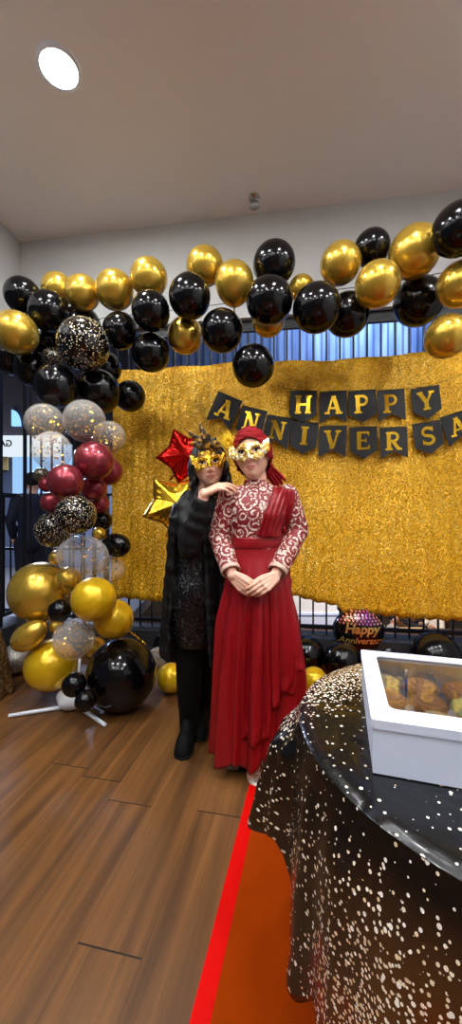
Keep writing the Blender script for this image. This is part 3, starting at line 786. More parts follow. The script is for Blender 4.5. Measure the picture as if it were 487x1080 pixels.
bm = bmesh.new(); bm.faces.new([bm.verts.new((x, y, BH-.0045)) for x, y in rrect(IN*.6, BW-IN*.6, IN*.85, BD-IN*.5, .01)]); fm = obj('window_film', bm, m_film, lid, False); solid(fm, .0006)
bm = bmesh.new(); box(bm, BW*.42, BW*.72, -.0045, -.003, BH-.045, BH-.004); obj('front_tab', bm, m_boxw, lid, False)
# cupcakes
m_liner = mat('cake_liner', (196, 150, 96), .7)
FR = [mat('peach_frosting', (222, 166, 116), .7), mat('green_frosting', (188, 200, 146), .7), mat('caramel_frosting', (186, 130, 84), .7), mat('cream_frosting', (228, 208, 160), .7)]
names = ['peach', 'pale green', 'caramel brown', 'cream']
def cupcake(kind, label, loc):
    root = tag(empty('cupcake', loc), label, 'cupcake', 'cupcakes in the cake box')
    bm = bmesh.new(); n = 36; R_ = []
    for r, z in ((.001, 0), (.024, .0), (.034, .032), (.032, .034), (.001, .034)):
        R_.append([Vector((r*(1+(.05*math.cos(18*2*PI*i/n) if r > .02 else 0))*math.cos(2*PI*i/n), r*(1+(.05*math.cos(18*2*PI*i/n) if r > .02 else 0))*math.sin(2*PI*i/n), z)) for i in range(n)])
    loft(bm, R_); obj('liner', bm, m_liner, root)
    bm = bmesh.new(); rings = []
    for k in range(26):                     # ruffled rosette of petals
        t = k/25; ring = []
        for i in range(48):
            a = 2*PI*i/48; r = .040*(1-t**1.9)*(1+.07*math.sin(11*a+t*14)*(1-t*.4))+.0005
            ring.append((r*math.cos(a), r*math.sin(a), .032+.024*t+.003*math.sin(t*26+a)))
        rings.append(ring)
    loft(bm, rings); obj('frosting', bm, FR[kind], root)
    return root
protos = {}
BMx = Matrix.Translation((bx.x, bx.y, BZ)) @ Matrix.Rotation(ba, 4, 'Z')
rowname = ['front row', 'second row', 'third row', 'back row']; colname = ['at the left side', 'second from the left', 'third from the left', 'at the right side']
kinds = [[0, 1, 0, 3], [2, 3, 0, 1], [0, 2, 1, 0], [3, 0, 2, 1]]
for r in range(4):
    for c in range(4):
        p = BMx @ Vector((.052+c*.088, .052+r*.087, .0035)); k = kinds[r][c]
        lab = f'{names[k]} frosted cupcake in the {rowname[r]} of the cake box, {colname[c]}'
        if k not in protos: protos[k] = cupcake(k, lab, p)
        else:
            q = copy_tree(protos[k]); q.location = p; q['label'] = lab
cnd = tag(empty('candle', BMx @ Vector((.099, .272, .078))), 'blue and white striped candle standing upright among the cupcakes', 'candle')
bm = bmesh.new(); tube(bm, [(0, 0, -.05), (0, 0, -.004)], .0034, 8); obj('blue_stem', bm, mat('blue_wax', (40, 80, 170), .4), cnd)
bm = bmesh.new(); tube(bm, [(0, 0, -.004), (0, 0, .0165)], .0034, 8); obj('white_tip', bm, mat('white_wax', (235, 235, 240), .4), cnd)
bm = bmesh.new(); c0 = Vector((.125, .285, .052)); tube(bm, [c0, c0+Vector((.006, 0, .032)), c0+Vector((.04, 0, .032)), c0+Vector((.05, 0, .0))], .0016, 8)  # lamp reflection modelled as a silver hoop, no real pick in the box
bmesh.ops.transform(bm, matrix=BMx, verts=bm.verts); tag(obj('reflection_hoop', bm, mat('reflection_silver', (215, 218, 222), .2, .9)), 'silver hoop shape standing in for a lamp reflection beside the blue candle in the cake box', 'reflection')
# ================================================================== PEOPLE
def gs(x, z, xc, zc, sx, sz): return math.exp(-((x-xc)/sx)**2-((z-zc)/sz)**2)
def head_pt(lon, lat, feat=True):
    a, b, c = .074, .094, .113
    x = a*math.sin(lon)*math.cos(lat); y = -b*math.cos(lon)*math.cos(lat); z = c*math.sin(lat)
    if z < 0:
        t = (-z/c); x *= 1-.26*t**1.4
        y += (-.012 if y < 0 else -.03)*t**1.5
    if y < 0: x *= 1+.04*(-y/b)
    w = max(0, -y/b)
    if y < 0:                                     # flatter face plane
        y = -(b*(w**.8)) + (y+b*w if False else 0)
        if z < 0: y += -.012*(-z/c)**1.5
    if feat and y < -.02:
        d = 0; ax = abs(x)
        d += .012*gs(x, z, 0, -.006, .009, .024)+.022*gs(x, z, 0, -.031, .011, .013)+.009*gs(ax, z, .0115, -.034, .007, .007)
        d += -.011*gs(ax, z, .031, .008, .016, .011)+.0065*gs(ax, z, .031, .006, .012, .008)+.005*gs(ax, z, .03, .026, .02, .007)
        d += .006*gs(ax, z, .04, -.025, .018, .02)
        zl = z-2.2*x*x
        d += .008*gs(x, zl, 0, -.0575, .018, .006)+.009*gs(x, zl, 0, -.0685, .015, .006)-.006*gs(x, zl, 0, -.063, .02, .0022)
        d += .008*gs(x, z, 0, -.093, .02, .013)-.004*gs(ax, z, .026, -.06, .008, .012)
        y -= d
    return Vector((x, y, z))
def head_bm(bm, H, s):
    nu, nv = 120, 90; rings = []
    for j in range(1, nv):
        lat = PI*j/nv-PI/2; rings.append([H @ (head_pt(2*PI*i/nu, lat)*s) for i in range(nu)])
    loft(bm, rings)
    for sx in (-1, 1):
        R_ = H.to_3x3() @ Matrix.Rotation(.35*sx, 3, 'Z')
        ell(bm, H @ (Vector((sx*.074, .008, -.002))*s), (.009*s, .019*s, .031*s), R_)
def tint(me, H, s):
    at = me.color_attributes.new('tint', 'FLOAT_COLOR', 'POINT'); Hi = H.inverted()
    for i, v in enumerate(me.vertices):
        q = (Hi @ v.co)/s; r = [0, 0, 0]
        if abs(q.z) < .13 and abs(q.x) < .1 and q.y < -.03 and q.y > -.15:
            zl = q.z-2.2*q.x*q.x
            e = (q.x/.022)**2+((zl+.063)/.009)**2
            r[0] = .7*smoothstep(1.2, .7, e)
            ex = abs(q.x)-.031
            e2 = (ex/.0145)**2+((q.z-.006)/.0062)**2
            iris = (ex/.0062)**2+((q.z-.006)/.0062)**2
            r[2] = smoothstep(1.2, .8, e2); r[1] = smoothstep(1.3, .7, iris)
            lid_ = (ex/.018)**2+((q.z-.0135)/.003)**2
            r[1] = max(r[1], smoothstep(1.2, .6, lid_)); 
            if r[1] > .5: r[2] = 0
            brow = (ex/.02)**2+((q.z-.031+ex*ex*8)/.004)**2
            r[1] = max(r[1], .8*smoothstep(1.2, .6, brow))
        at.data[i].color = (*r, 1)
def face_y(x, z):
    # front surface of the head in local coordinates by solving for lat/lon
    lat = math.asin(max(-.99, min(.99, z/.113))); lo, hi = 0, 1.45; sg = 1 if x >= 0 else -1; ax = abs(x)
    for _ in range(22):
        m = (lo+hi)/2
        if abs(head_pt(m, lat, False).x) < ax: lo = m
        else: hi = m
    return head_pt(lo, lat).y
def hand(bm, wr, d, n, s, curls, sc=.95, thumb=(.7, .6, .3), spread=.08):
    wr = Vector(wr); d = Vector(d).normalized(); n = Vector(n); n = (n-d*n.dot(d)).normalized(); s = Vector(s); s = (s-d*s.dot(d)-n*s.dot(n)).normalized()
    lat = [.030, .0102, -.0100, -.0288]; fwd = [.083, .088, .085, .077]; ln = [.040, .045, .042, .033]
    for k in range(4):
        kn = wr+(d*fwd[k]+s*lat[k]-n*.002)*sc
        capsule(bm, wr+s*lat[k]*.55*sc, .0165*sc, kn, .0115*sc, 12)
        p = kn; ang = 0; dirb = (d+s*lat[k]/.03*spread).normalized(); r = .0092*sc; L = ln[k]*sc
        for j, fct in enumerate((1, .66, .5)):
            ang += curls[k][j] if isinstance(curls[k], (tuple, list)) else curls[k]
            q = p+(dirb*math.cos(ang)+n*math.sin(ang))*L*fct
            capsule(bm, p, r, q, r*.91, 12); p = q; r *= .91
    b = wr+(d*.018+s*.022+n*.006)*sc; t1 = b+(d*thumb[0]+s*thumb[1]+n*thumb[2]).normalized()*.042*sc
    t2 = t1+(d*(thumb[0]+.35)+s*thumb[1]*.5+n*thumb[2]).normalized()*.032*sc; t3 = t2+(d*(thumb[0]+.5)+s*thumb[1]*.25+n*thumb[2]*1.2).normalized()*.024*sc
    chain(bm, [b, t1, t2, t3], [.0155*sc, .0115*sc, .0098*sc, .0085*sc], 12)
def erings(rows, n=32):
    # rows: (z, cx, cy, hw, hd, yaw)
    out = []
    for z, cx, cy, hw, hd, yaw in rows:
        r = []
        for i in range(n):
            a = 2*PI*i/n; x = hw*math.copysign(abs(math.cos(a))**.9, math.cos(a)); y = hd*math.sin(a)
            r.append(Vector((cx+x*math.cos(yaw)-y*math.sin(yaw), cy+x*math.sin(yaw)+y*math.cos(yaw), z)))
        out.append(r)
    return out
# ---------------------------------------------------------------- woman in red
RY = 1.85
def R_(px, py, dy=0): return P(px, py, RY+dy)
HR = Matrix.Translation(P(266.5, 480.5, 1.845)) @ Matrix.Rotation(math.radians(-14), 4, 'Z') @ Matrix.Rotation(math.radians(-8), 4, 'Y'); HS = 1.08
cx = R_(271, 540).x
shL, shR = R_(243, 522, .0), R_(302, 522, .0)
elL, elR = R_(231, 566, .01), R_(314, 560, .01)
wrL, wrR = R_(245, 607, -.15), R_(289.5, 608, -.15)
bm = bmesh.new()
head_bm(bm, HR, HS)
chain(bm, [HR @ Vector((0, .018, -.06)), R_(271, 510, .01), R_(271, 521, .015)], [.05, .05, .062], 18)
loft(bm, erings([(1.37, cx, RY+.01, .05, .05, 0), (1.335, cx, RY+.01, .125, .065, 0), (1.28, cx, RY, .145, .09, 0), (1.22, cx, RY, .135, .1, 0), (1.1, cx, RY, .108, .085, 0), (1.03, cx, RY, .115, .09, 0), (.92, cx, RY, .15, .11, 0), (.80, cx, RY, .155, .105, 0)]))
for sh, el, wr in ((shL, elL, wrL), (shR, elR, wrR)): chain(bm, [sh, sh*.5+el*.5, el, el*.6+wr*.4, wr], [.046, .04, .036, .034, .024], 16)
dirL = (P(276, 636, 1.65)-wrL).normalized(); dirR = (P(264, 627, 1.62)-wrR).normalized()
# her right hand (photo left) below, her left hand laid over it
hand(bm, wrL, dirL, (.1, 1, .25), (.5, -.1, .8), [(.25, .35, .3), (.28, .35, .3), (.3, .4, .3), (.35, .4, .35)], .87, (.8, .35, .1), .02)
hand(bm, wrR+Vector((0, -.012, .0)), dirR, (0, 1, -.15), (-.4, 0, .9), [(.3, .5, .45), (.35, .55, .45), (.4, .6, .5), (.45, .6, .5)], .87, (.8, .3, .1), .02)
for sx, dx, tx in ((-1, -.03, -.01), (1, .075, .0)):
    hip = Vector((cx+sx*.07, RY, .82)); kn = Vector((cx+sx*.07, RY-.02, .46))
    an = Vector((.105 if sx > 0 else .02, 1.87 if sx > 0 else 1.98, .085)); toe = Vector((.117 if sx > 0 else .01, 1.745 if sx > 0 else 1.855, .03))
    chain(bm, [hip, kn, an*.6+kn*.4, an], [.08, .055, .05, .034], 16)
    chain(bm, [an+Vector((0, .03, -.045)), an*.5+toe*.5+Vector((0, 0, -.0)), toe+Vector((0, .03, -.004))], [.027, .031, .024], 14)
    for q in range(5):
        t0 = toe+Vector(((q-2)*.0135, .022+.004*abs(q-1.5), -.008)); capsule(bm, t0, .0095, t0+Vector(((q-2)*.002, -.034+.004*q*(1 if sx > 0 else 1), -.006)), .0078 if q else .0095, 10)
me = remesh(bm, .003, 2); tint(me, HR, HS)
red = meshobj('person', me, m_skin)
tag(red, 'woman in long red satin gown and red headscarf with gold eye mask, hands clasped', 'person', 'two masked women')
# blouse: embroidered bodice and sleeves
bm = bmesh.new()
loft(bm, erings([(1.385, cx-.002, RY+.008, .054, .056, 0), (1.365, cx, RY+.01, .066, .064, 0), (1.347, cx, RY+.01, .122, .074, 0), (1.318, cx, RY+.005, .15, .09, 0), (1.27, cx, RY, .152, .112, 0), (1.22, cx, RY, .147, .124, 0), (1.15, cx, RY, .128, .112, 0), (1.08, cx, RY, .122, .1, 0), (1.03, cx, RY, .125, .1, 0)]))
cuL = elL*.12+wrL*.88; cuR = elR*.12+wrR*.88
for sh, el, cu in ((shL, elL, cuL), (shR, elR, cuR)):
    chain(bm, [sh+Vector((0, 0, -.004)), sh*.5+el*.5, el], [.058, .058, .053], 20)
    d = (cu-el).normalized(); u, v = frame(d)
    loft(bm, [[p+(u*math.cos(2*PI*i/24)+v*math.sin(2*PI*i/24))*r for i in range(24)] for p, r in ((el-d*.01, .05), (el*.5+cu*.5, .049), (cu-d*.004, .043), (cu, .041))])
me = remesh(bm, .005, 4)
# slight cloth wrinkles
def wrinkle(me, f):
    co = [v.co.copy() for v in me.vertices]; no = [v.normal.copy() for v in me.vertices]; out = []
    for c, n in zip(co, no): out.extend(c+n*f(c))
    me.vertices.foreach_set('co', out); me.update()
wrinkle(me, lambda c: .0025*noise.noise(c*22))
blouse = meshobj('bodice', me, m_embr, red); blouse['label'] = 'red bodice and sleeves with white scroll embroidery'
bvh = BVHTree.FromPolygons([v.co[:] for v in me.vertices], [p.vertices[:] for p in me.polygons])
cam = Vector((0, 0, CAMZ))
def onto(px, py, off, fall):
    dr = (P(px, py, 1.0)-cam).normalized(); h = bvh.ray_cast(cam, dr)
    p = h[0] if h[0] is not None else P(px, py, fall)
    return p-dr*off
def cuff(el, cu, m):
    d = (cu-el).normalized(); u, v = frame(d); bm = bmesh.new()
    loft(bm, [[cu+d*t+(u*math.cos(2*PI*i/28)+v*math.sin(2*PI*i/28))*r for i in range(28)] for t, r in ((-.012, .0455), (.004, .046), (.009, .042), (.004, .038))], False)
    return obj('cuff', bm, m, red)
m_cuff = mat('beaded_white_edge', (214, 178, 160), .5)
cuff(elL, cuL, m_cuff); cuff(elR, cuR, m_cuff)
# high collar
bm = bmesh.new(); nb = R_(270, 510, .006)
loft(bm, [[Vector((nb.x+r*math.cos(2*PI*i/36), nb.y+r*.98*math.sin(2*PI*i/36), z-.012*math.sin(2*PI*i/36)*-1*(1 if True else 0)+.003*math.sin(8*PI*i/36))) for i in range(36)] for r, z in ((.072, 1.345), (.063, 1.362), (.0585, 1.38), (.057, 1.388), (.052, 1.388), (.052, 1.36))], False)
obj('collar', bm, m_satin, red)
# shoulder drape (pleated satin over her left shoulder)
def bez(pts, t):
    pts = [Vector(p) for p in pts]
    while len(pts) > 1: pts = [a.lerp(b, t) for a, b in zip(pts, pts[1:])]
    return pts[0]
Lc = [(288, 515), (285, 526), (277, 548), (270, 566)]; Rc = [(310, 517), (314, 529), (306, 550), (299, 567)]
bm = bmesh.new(); rows = []
nV, nU = 40, 48
for j in range(-8, nV+1):
    t = max(0, j/nV); l = bez([(*p, 0) for p in Lc], t); r = bez([(*p, 0) for p in Rc], t); row = []
    for i in range(nU+1):
        s = i/nU; px = l.x+(r.x-l.x)*s; py = l.y+(r.y-l.y)*s
        pl = .0045*math.sin(s*2*PI*5.5+2*math.sin(t*3))+.002*math.sin(s*2*PI*11+t*5)
        p = onto(px, py, .011+pl+.006*math.sin(PI*s), RY-.05)
        if j < 0:
            k = -j/8; p = p+Vector((0, .11*math.sin(k*PI/2)+.0, .016*math.sin(k*PI)-.05*max(0, k-.55)))
        row.append(p)
    rows.append(row)
loft(bm, rows, False, False)
bmesh.ops.smooth_vert(bm, verts=bm.verts, factor=.5, use_axis_x=True, use_axis_y=True, use_axis_z=True)
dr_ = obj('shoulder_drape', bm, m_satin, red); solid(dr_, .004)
# belt
bm = bmesh.new(); rings = []
for k, z in enumerate([1.062+.0052*q for q in range(11)]):
    t = k/10; w = .004*math.sin(PI*t)+.002*math.sin(t*2*PI*4)
    rings.append([Vector((cx+(.131+w)*math.cos(a), RY+(.108+w)*math.sin(a), z+.006*math.cos(a))) for a in [2*PI*i/64 for i in range(64)]])
loft(bm, rings); obj('waist_sash', bm, m_satin, red)
# skirt
def skirt_pt(th, z, off=0):
    # th: 0 towards the camera, + to photo right
    zz = (1.075-z)/1.03
    rl = interp([(0, .125), (.12, .15), (.4, .19), (.7, .205), (1, .215)], zz); rr2 = interp([(0, .125), (.15, .155), (.4, .19), (.65, .215), (1, .19)], zz); rf = interp([(0, .103), (.2, .13), (.5, .15), (1, .165)], zz)
    s, c = math.sin(th), math.cos(th)
    hw = rl if s < 0 else rr2
    fo = (.5+.5*math.sin(th*8+.9+.9*math.sin(2.1*zz+th)))**1.3*.030+.012*math.sin(th*15+2*zz+1)+.004*math.sin(th*33)
    k = 1+ (fo-.02)*smoothstep(.02, .5, zz)*1.0/.17
    k = 1+(k-1)*1.15
    return Vector((cx-.012*zz+(hw+off)*s*k, RY+.0*zz-(rf+off)*c*k, z))
bm = bmesh.new(); rings = []
NS = 220
for k in range(61):
    t = k/60; ring = []
    for i in range(NS):
        th = 2*PI*i/NS-PI; hz_ = .068+.035*math.exp(-((th-.12)/.3)**2)+.012*math.sin(th*9)
        ring.append(skirt_pt(th, 1.075+(hz_-1.075)*t))
    rings.append(ring)
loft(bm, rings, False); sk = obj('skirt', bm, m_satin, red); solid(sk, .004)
def panel(name, th0, th1, ztop, hemf, off, ruf):
    bm = bmesh.new(); rows = []; n = 60
    for j in range(51):
        t = j/50; row = []
        for i in range(n+1):
            s = i/n; th = th0+(th1-th0)*s; zb = hemf(s)
            z = ztop+(zb-ztop)*t
            e = max(smoothstep(.85, 1, t), smoothstep(.84, 1, s))
            row.append(skirt_pt(th, z, (off+.004)*smoothstep(0, .35, t)+ruf*e*math.sin(t*26+s*21)+.004*math.sin(s*17+t*2)*t))
        rows.append(row)
    loft(bm, rows, False, False); o = obj(name, bm, m_satin, red); solid(o, .003); return o
panel('overskirt', -.35, .42, 1.068, lambda s: .205+.012*s+.3*smoothstep(.8, 1, s), .014, .006)
panel('ruffle_panel', .30, 1.05, 1.068, lambda s: interp([(0, .36), (.25, .34), (.3, .42), (.55, .40), (.6, .52), (.8, .5), (.85, .66), (1, .72)], s), .022, .013)
# headscarf
def scarf():
    bm = bmesh.new(); nu, nv = 100, 60; grid = {}
    for j in range(nv+1):
        lat = PI/2-(PI*.86)*j/nv
        for i in range(nu):
            lon = 2*PI*i/nu; p = head_pt(lon, lat, False)
            off = .011+.0025*math.sin(lat*30+lon*3)+.002*math.sin(lat*17-lon*5)
            d = p.normalized(); p = p+d*off
            if p.y > 0: p.y += .012*math.sin(max(0, p.y)/.1*1.5)
            # face opening
            op = (p.x/.066)**2+((p.z+.03)/.094)**2
            if p.y < .012 and op < 1: continue
            if p.z < -.03 and p.y < .02-.0*abs(p.x) and abs(p.x) < .09: 
                if p.y < -.012: continue
            grid[j, i] = bm.verts.new(HR @ (p*HS))
    for j in range(nv):
        for i in range(nu):
            q = [(j, i), (j+1, i), (j+1, (i+1) % nu), (j, (i+1) % nu)]
            if all(k in grid for k in q): bm.faces.new([grid[k] for k in q])
    return bm
o = obj('headscarf', scarf(), m_scarf, red); solid(o, .005, 1)
o.data.update()
bm = bmesh.new()
ell(bm, HR @ Vector((.045, .075, -.075)), (.036, .03, .045), Matrix.Rotation(.5, 3, 'Y'), 28, 18)
for k in range(4):
    a = HR @ Vector((.04+.008*k, .07, -.09+.012*k)); tube(bm, [a, a+Vector((.03, .01, -.025)), a+Vector((.05+.006*k, .0, -.06)), a+Vector((.045+.012*k, -.01, -.1+.008*k))], [.018, .022, .016, .008], 14, True, .5)
for v in bm.verts: v.co += Vector((1, 1, 1))*.003*noise.noise(v.co*60)
o['label'] = 'red headscarf wrapped round the head'
o = obj('scarf_knot', bm, m_scarf, o)
# masks ------------------------------------------------------------------
def mask(parent, H, s, outl, m, eyez=.007, eyew=.021, eyeh=.0115, name='eye_mask', off=.006, cat=.25):
    bm = bmesh.new(); n = 110; m2 = 64; grid = {}
    for i in range(n+1):
        x = -.11+.22*i/n; top, bot = outl(x)
        if top is None: continue
        for j in range(m2+1):
            z = bot+(top-bot)*j/m2
            xe = max(-.062, min(.062, x)); y = face_y(xe, max(-.09, min(.085, z)))-off-.004*math.exp(-((abs(x)-.031)/.02)**2)
            y -= .022*smoothstep(.042, .07, abs(x))
            if abs(x) > .062: y += (abs(x)-.062)*.25
            y -= max(0, z-.04)*.25
            ex = abs(x)-.031; e = (ex/eyew)**2+((z-eyez-cat*ex)/eyeh)**2
            if e < .8: continue
            y -= .003*math.exp(-((e-1.25)/.35)**2)+.0014*math.sin(x*420+z*160)*math.sin(z*380)
            grid[i, j] = bm.verts.new(H @ (Vector((x, y, z))*s))
    for i in range(n):
        for j in range(m2):
            q = [(i, j), (i+1, j), (i+1, j+1), (i, j+1)]
            if all(k in grid for k in q): bm.faces.new([grid[k] for k in q])
    o = obj(name, bm, m, parent); solid(o, .0025); return o
m_lace = mat('gold_white_lace_mask', (226, 190, 100), .3, .7); g = G(m_lace); v_ = g.n('ShaderNodeTexVoronoi', Vector=g.obj(), Scale=95.0); n3 = g.n('ShaderNodeTexNoise', Vector=g.obj(), Scale=70.0, Detail=2.0)
g.out(Base_Color=g.ramp(n3.outputs[0], [(.38, (196, 140, 30)), (.5, (236, 200, 100)), (.56, (248, 242, 222)), (.7, (240, 226, 180))]), Normal=g.n('ShaderNodeBump', Height=v_.outputs['Distance'], Strength=.7, Distance=.004).outputs[0])
m_mgold = mat('gold_mask', (226, 172, 50), .25, .9); g = G(m_mgold); n3 = g.n('ShaderNodeTexNoise', Vector=g.obj(), Scale=90.0)
g.out(Normal=g.n('ShaderNodeBump', Height=n3.outputs[0], Strength=.5, Distance=.003).outputs[0])
def out_red(x):
    ax = abs(x)
    top = .040+.008*math.exp(-(ax/.012)**2)+.009*smoothstep(.03, .09, ax)-.0035*math.cos(ax*260)
    bot = -.03+.010*math.exp(-((ax-.031)/.014)**2)*-1+.026*smoothstep(.05, .092, ax)+.008*math.exp(-(ax/.008)**2)
    return (top, bot) if ax <= .091 else (None, None)
mk = mask(red, HR, HS, out_red, m_lace); mk['label'] = 'gold and white lace eye mask'
for sx in (-1, 1):                                     # raised scroll trim round the eye holes
    bm = bmesh.new(); pts = []
    for k in range(41):
        a = 2*PI*k/40; ex = .024*math.cos(a); x = sx*(.031)+ex; z = .007+.0145*math.sin(a)+.25*ex*sx; pts.append(HR @ (Vector((x, face_y(max(-.06, min(.06, x)), z)-.0125, z))*HS))
    tube(bm, pts, .0018, 8); obj('eye_trim', bm, m_goldfoil, mk)
m_yfeather = mat('yellow_feather', (244, 205, 40), .8)
bm = bmesh.new(); rf_ = random.Random(5); fc = P(238.5, 464, 1.80); root_ = HR @ Vector((-.078, -.05, .045))
for k in range(150):
    dv = Vector((rf_.gauss(-.1, 1), rf_.gauss(.1, .6), rf_.gauss(.35, 1))).normalized()*rf_.uniform(.02, .046)
    b0 = root_.lerp(fc, rf_.random()*.9); tube(bm, [b0, b0+dv*.5, fc+dv], [.0012, .0014, .0006], 5)
obj('feather_tuft', bm, m_yfeather, mk)
# sandals
m_sandal = mat('silver_beige_sandal', (222, 205, 190), .35, .3)
for sx in (1, -1):
    an = Vector((.105 if sx > 0 else .02, 1.87 if sx > 0 else 1.98, .085)); toe = Vector((.117 if sx > 0 else .01, 1.745 if sx > 0 else 1.855, .03))
    dd = Vector((toe.x-an.x, toe.y-an.y, 0)).normalized(); nn = Vector((dd.y, -dd.x, 0)); st = Vector((an.x, an.y, 0))-dd*.05
    bm = bmesh.new(); L, Rr = [], []; rings = []
    for k in range(19):
        t = k/18; w = interp([(0, .02), (.1, .03), (.4, .027), (.75, .043), (.93, .034), (1, .012)], t); c = st+dd*.225*t; zt = .022*smoothstep(.55, .15, t)+.008
        rings.append([c-nn*w+Vector((0, 0, zt-.007)), c+nn*w+Vector((0, 0, zt-.007)), c+nn*w+Vector((0, 0, zt)), c-nn*w+Vector((0, 0, zt))])
    loft(bm, rings); box(bm, st.x-.017, st.x+.017, st.y-.05, st.y-.012, .001, .024)
    so = obj('sandal', bm, m_sandal, red)
    for q, (t0, t1, h) in enumerate(((.5, .78, .075), (.78, .5, .075), (.86, .84, .045), (.3, .33, .10))):
        bm = bmesh.new(); pts = []
        for k in range(13):
            s = k/12; a = PI*s; c = st+dd*.225*(t0+(t1-t0)*s); w = .043 if t0 > .4 else .034
            pts.append(c+nn*(-w*math.cos(a))+Vector((0, 0, .012+(h-.018)*math.sin(a)**.7)))
        tube(bm, pts, .0042, 8, True, .5); obj('strap', bm, m_sandal, so)
# ---------------------------------------------------------------- woman in black
BY = 2.0
def B_(px, py, dy=0): return P(px, py, BY+dy)
HB = Matrix.Translation(P(219.5, 491, 1.985)) @ Matrix.Rotation(math.radians(6), 4, 'Z') @ Matrix.Rotation(math.radians(-9), 4, 'Y'); HBS = 1.06
bx0 = B_(209, 540).x; yw = math.radians(28)
sL, sR = B_(197, 538, -.05), B_(231, 534, .06)
eL, eR = P(200, 578, 1.83), B_(238, 578, .12); wL, wR = P(215.5, 520.5, 1.765), B_(252, 592, .1)
bm = bmesh.new(); head_bm(bm, HB, HBS)
chain(bm, [HB @ Vector((0, .018, -.06)), B_(214, 523, .01), B_(211, 534, .01)], [.048, .048, .06], 18)
torsoB = [(1.315, bx0, BY+.01, .05, .05, yw), (1.275, bx0, BY+.01, .125, .07, yw), (1.20, bx0, BY, .14, .1, yw), (1.12, bx0, BY, .13, .1, yw), (1.0, bx0, BY, .115, .09, yw), (.93, bx0, BY, .125, .095, yw), (.82, bx0+.01, BY, .155, .115, yw), (.72, bx0+.01, BY, .15, .11, yw)]
torsoB = [(z+.0, a, b, c, d, e) for z, a, b, c, d, e in torsoB]
loft(bm, erings(torsoB))
for sh, el, wr in ((sL, eL, wL), (sR, eR, wR)): chain(bm, [sh, sh*.5+el*.5, el, el*.6+wr*.4, wr], [.045, .04, .036, .034, .024], 16)
hand(bm, wL, (P(239, 510, 1.755)-wL), (.05, .45, -1), (.35, -.3, .9), [(.35, .4, .3), (.35, .45, .35), (.4, .5, .4), (.5, .5, .4)], .92, (.7, .4, .3), .1)
hand(bm, wR, (.8, .1, -.5), (0, -1, 0), (.5, 0, .8), [.2, .2, .25, .3], .92)
aB = [Vector((P(199, 700, 2.03).x, 2.05, .095)), Vector((P(214, 700, 2.18).x, 2.2, .095))]
tB = [P(193, 700, 1.94).x, P(211, 700, 2.1).x]
hB = [Vector((bx0-.06, BY-.03, .78)), Vector((bx0+.075, BY+.04, .78))]; kB = [Vector((aB[0].x-.005+.01, 1.99, .45)), Vector((aB[1].x+.01, 2.1, .45))]
for k in range(2):
    toe = Vector((tB[k], aB[k].y-.13, .035))
    chain(bm, [hB[k], kB[k], aB[k]*.6+kB[k]*.4, aB[k]], [.085, .055, .05, .034], 16)
    chain(bm, [aB[k]+Vector((0, .02, -.05)), aB[k]*.5+toe*.5, toe], [.032, .034, .027], 14)
me = remesh(bm, .003, 2); tint(me, HB, HBS)
blk = meshobj('person', me, m_skin2); tag(blk, 'woman in black coat and feathered gold mask resting a hand on the red gown shoulder', 'person', 'two masked women')
# trousers
bm = bmesh.new()
for k in range(2): chain(bm, [hB[k]+Vector((0, 0, .04)), kB[k], aB[k]*.55+kB[k]*.45, aB[k]+Vector((0, 0, .03))], [.1, .07, .064, .053], 18)
me = remesh(bm, .006, 3); meshobj('trousers', me, m_trouser, blk)
# sequined dress
bm = bmesh.new(); rings = erings([(z, a, b, c+.012, d+.014, e) for z, a, b, c, d, e in torsoB[1:]]+[(.62, bx0+.012, BY, .15, .115, yw), (.55, bx0+.014, BY, .15, .12, yw)], 60)
loft(bm, rings); bmesh.ops.subdivide_edges(bm, edges=bm.edges, cuts=1, use_grid_fill=True)
obj('sequin_dress', bm, m_blackseq, blk)
# coat: one shell with wide sleeves
bm = bmesh.new(); NA = 90
rings = []
co_rows = [(1.335, .064, .07, .55), (1.305, .095, .085, .42), (1.27, .125, .1, .42), (1.2, .145, .128, .38), (1.1, .15, .13, .36), (.98, .157, .13, .36), (.85, .175, .145, .38), (.7, .18, .155, .42), (.55, .185, .165, .5), (.47, .185, .17, .55)]
for z, hw, hd, op in co_rows:
    o1, o2 = [], []
    for i in range(NA):
        th = op+(2*PI-2*op-.15)*i/(NA-1)+yw-.62          # from front opening round the back
        fo = smoothstep(1.2, .6, z)*(.012*math.sin(th*11+z*5)+.006*math.sin(th*23))
        for lst, rr2 in ((o1, 0), (o2, -.013)):
            lst.append(Vector((bx0-.005+(hw+fo+rr2)*math.sin(th), BY+.01-(hd+fo+rr2)*math.cos(th), z)))
    rings.append(o1+o2[::-1])
loft(bm, rings)
capsule(bm, Vector((bx0-.045, BY+.015, 1.30)), .05, sL, .07); chain(bm, [sL+Vector((0, 0, -.004)), sL*.5+eL*.5, eL], [.07, .06, .053], 20)
d = (wL-eL).normalized(); u, v = frame(d)
loft(bm, [[p+(u*math.cos(2*PI*i/28)+v*math.sin(2*PI*i/28))*(r+.004*math.sin(4*PI*i/28*2)) for i in range(28)] for p, r in ((eL-d*.02, .044), (eL, .05), (eL*.5+wL*.5, .047), (eL*.14+wL*.86, .042), (eL*.1+wL*.9, .039))])
chain(bm, [sR+Vector((0, 0, -.01)), sR*.5+eR*.5, eR, eR*.3+wR*.7], [.06, .06, .055, .05], 20)
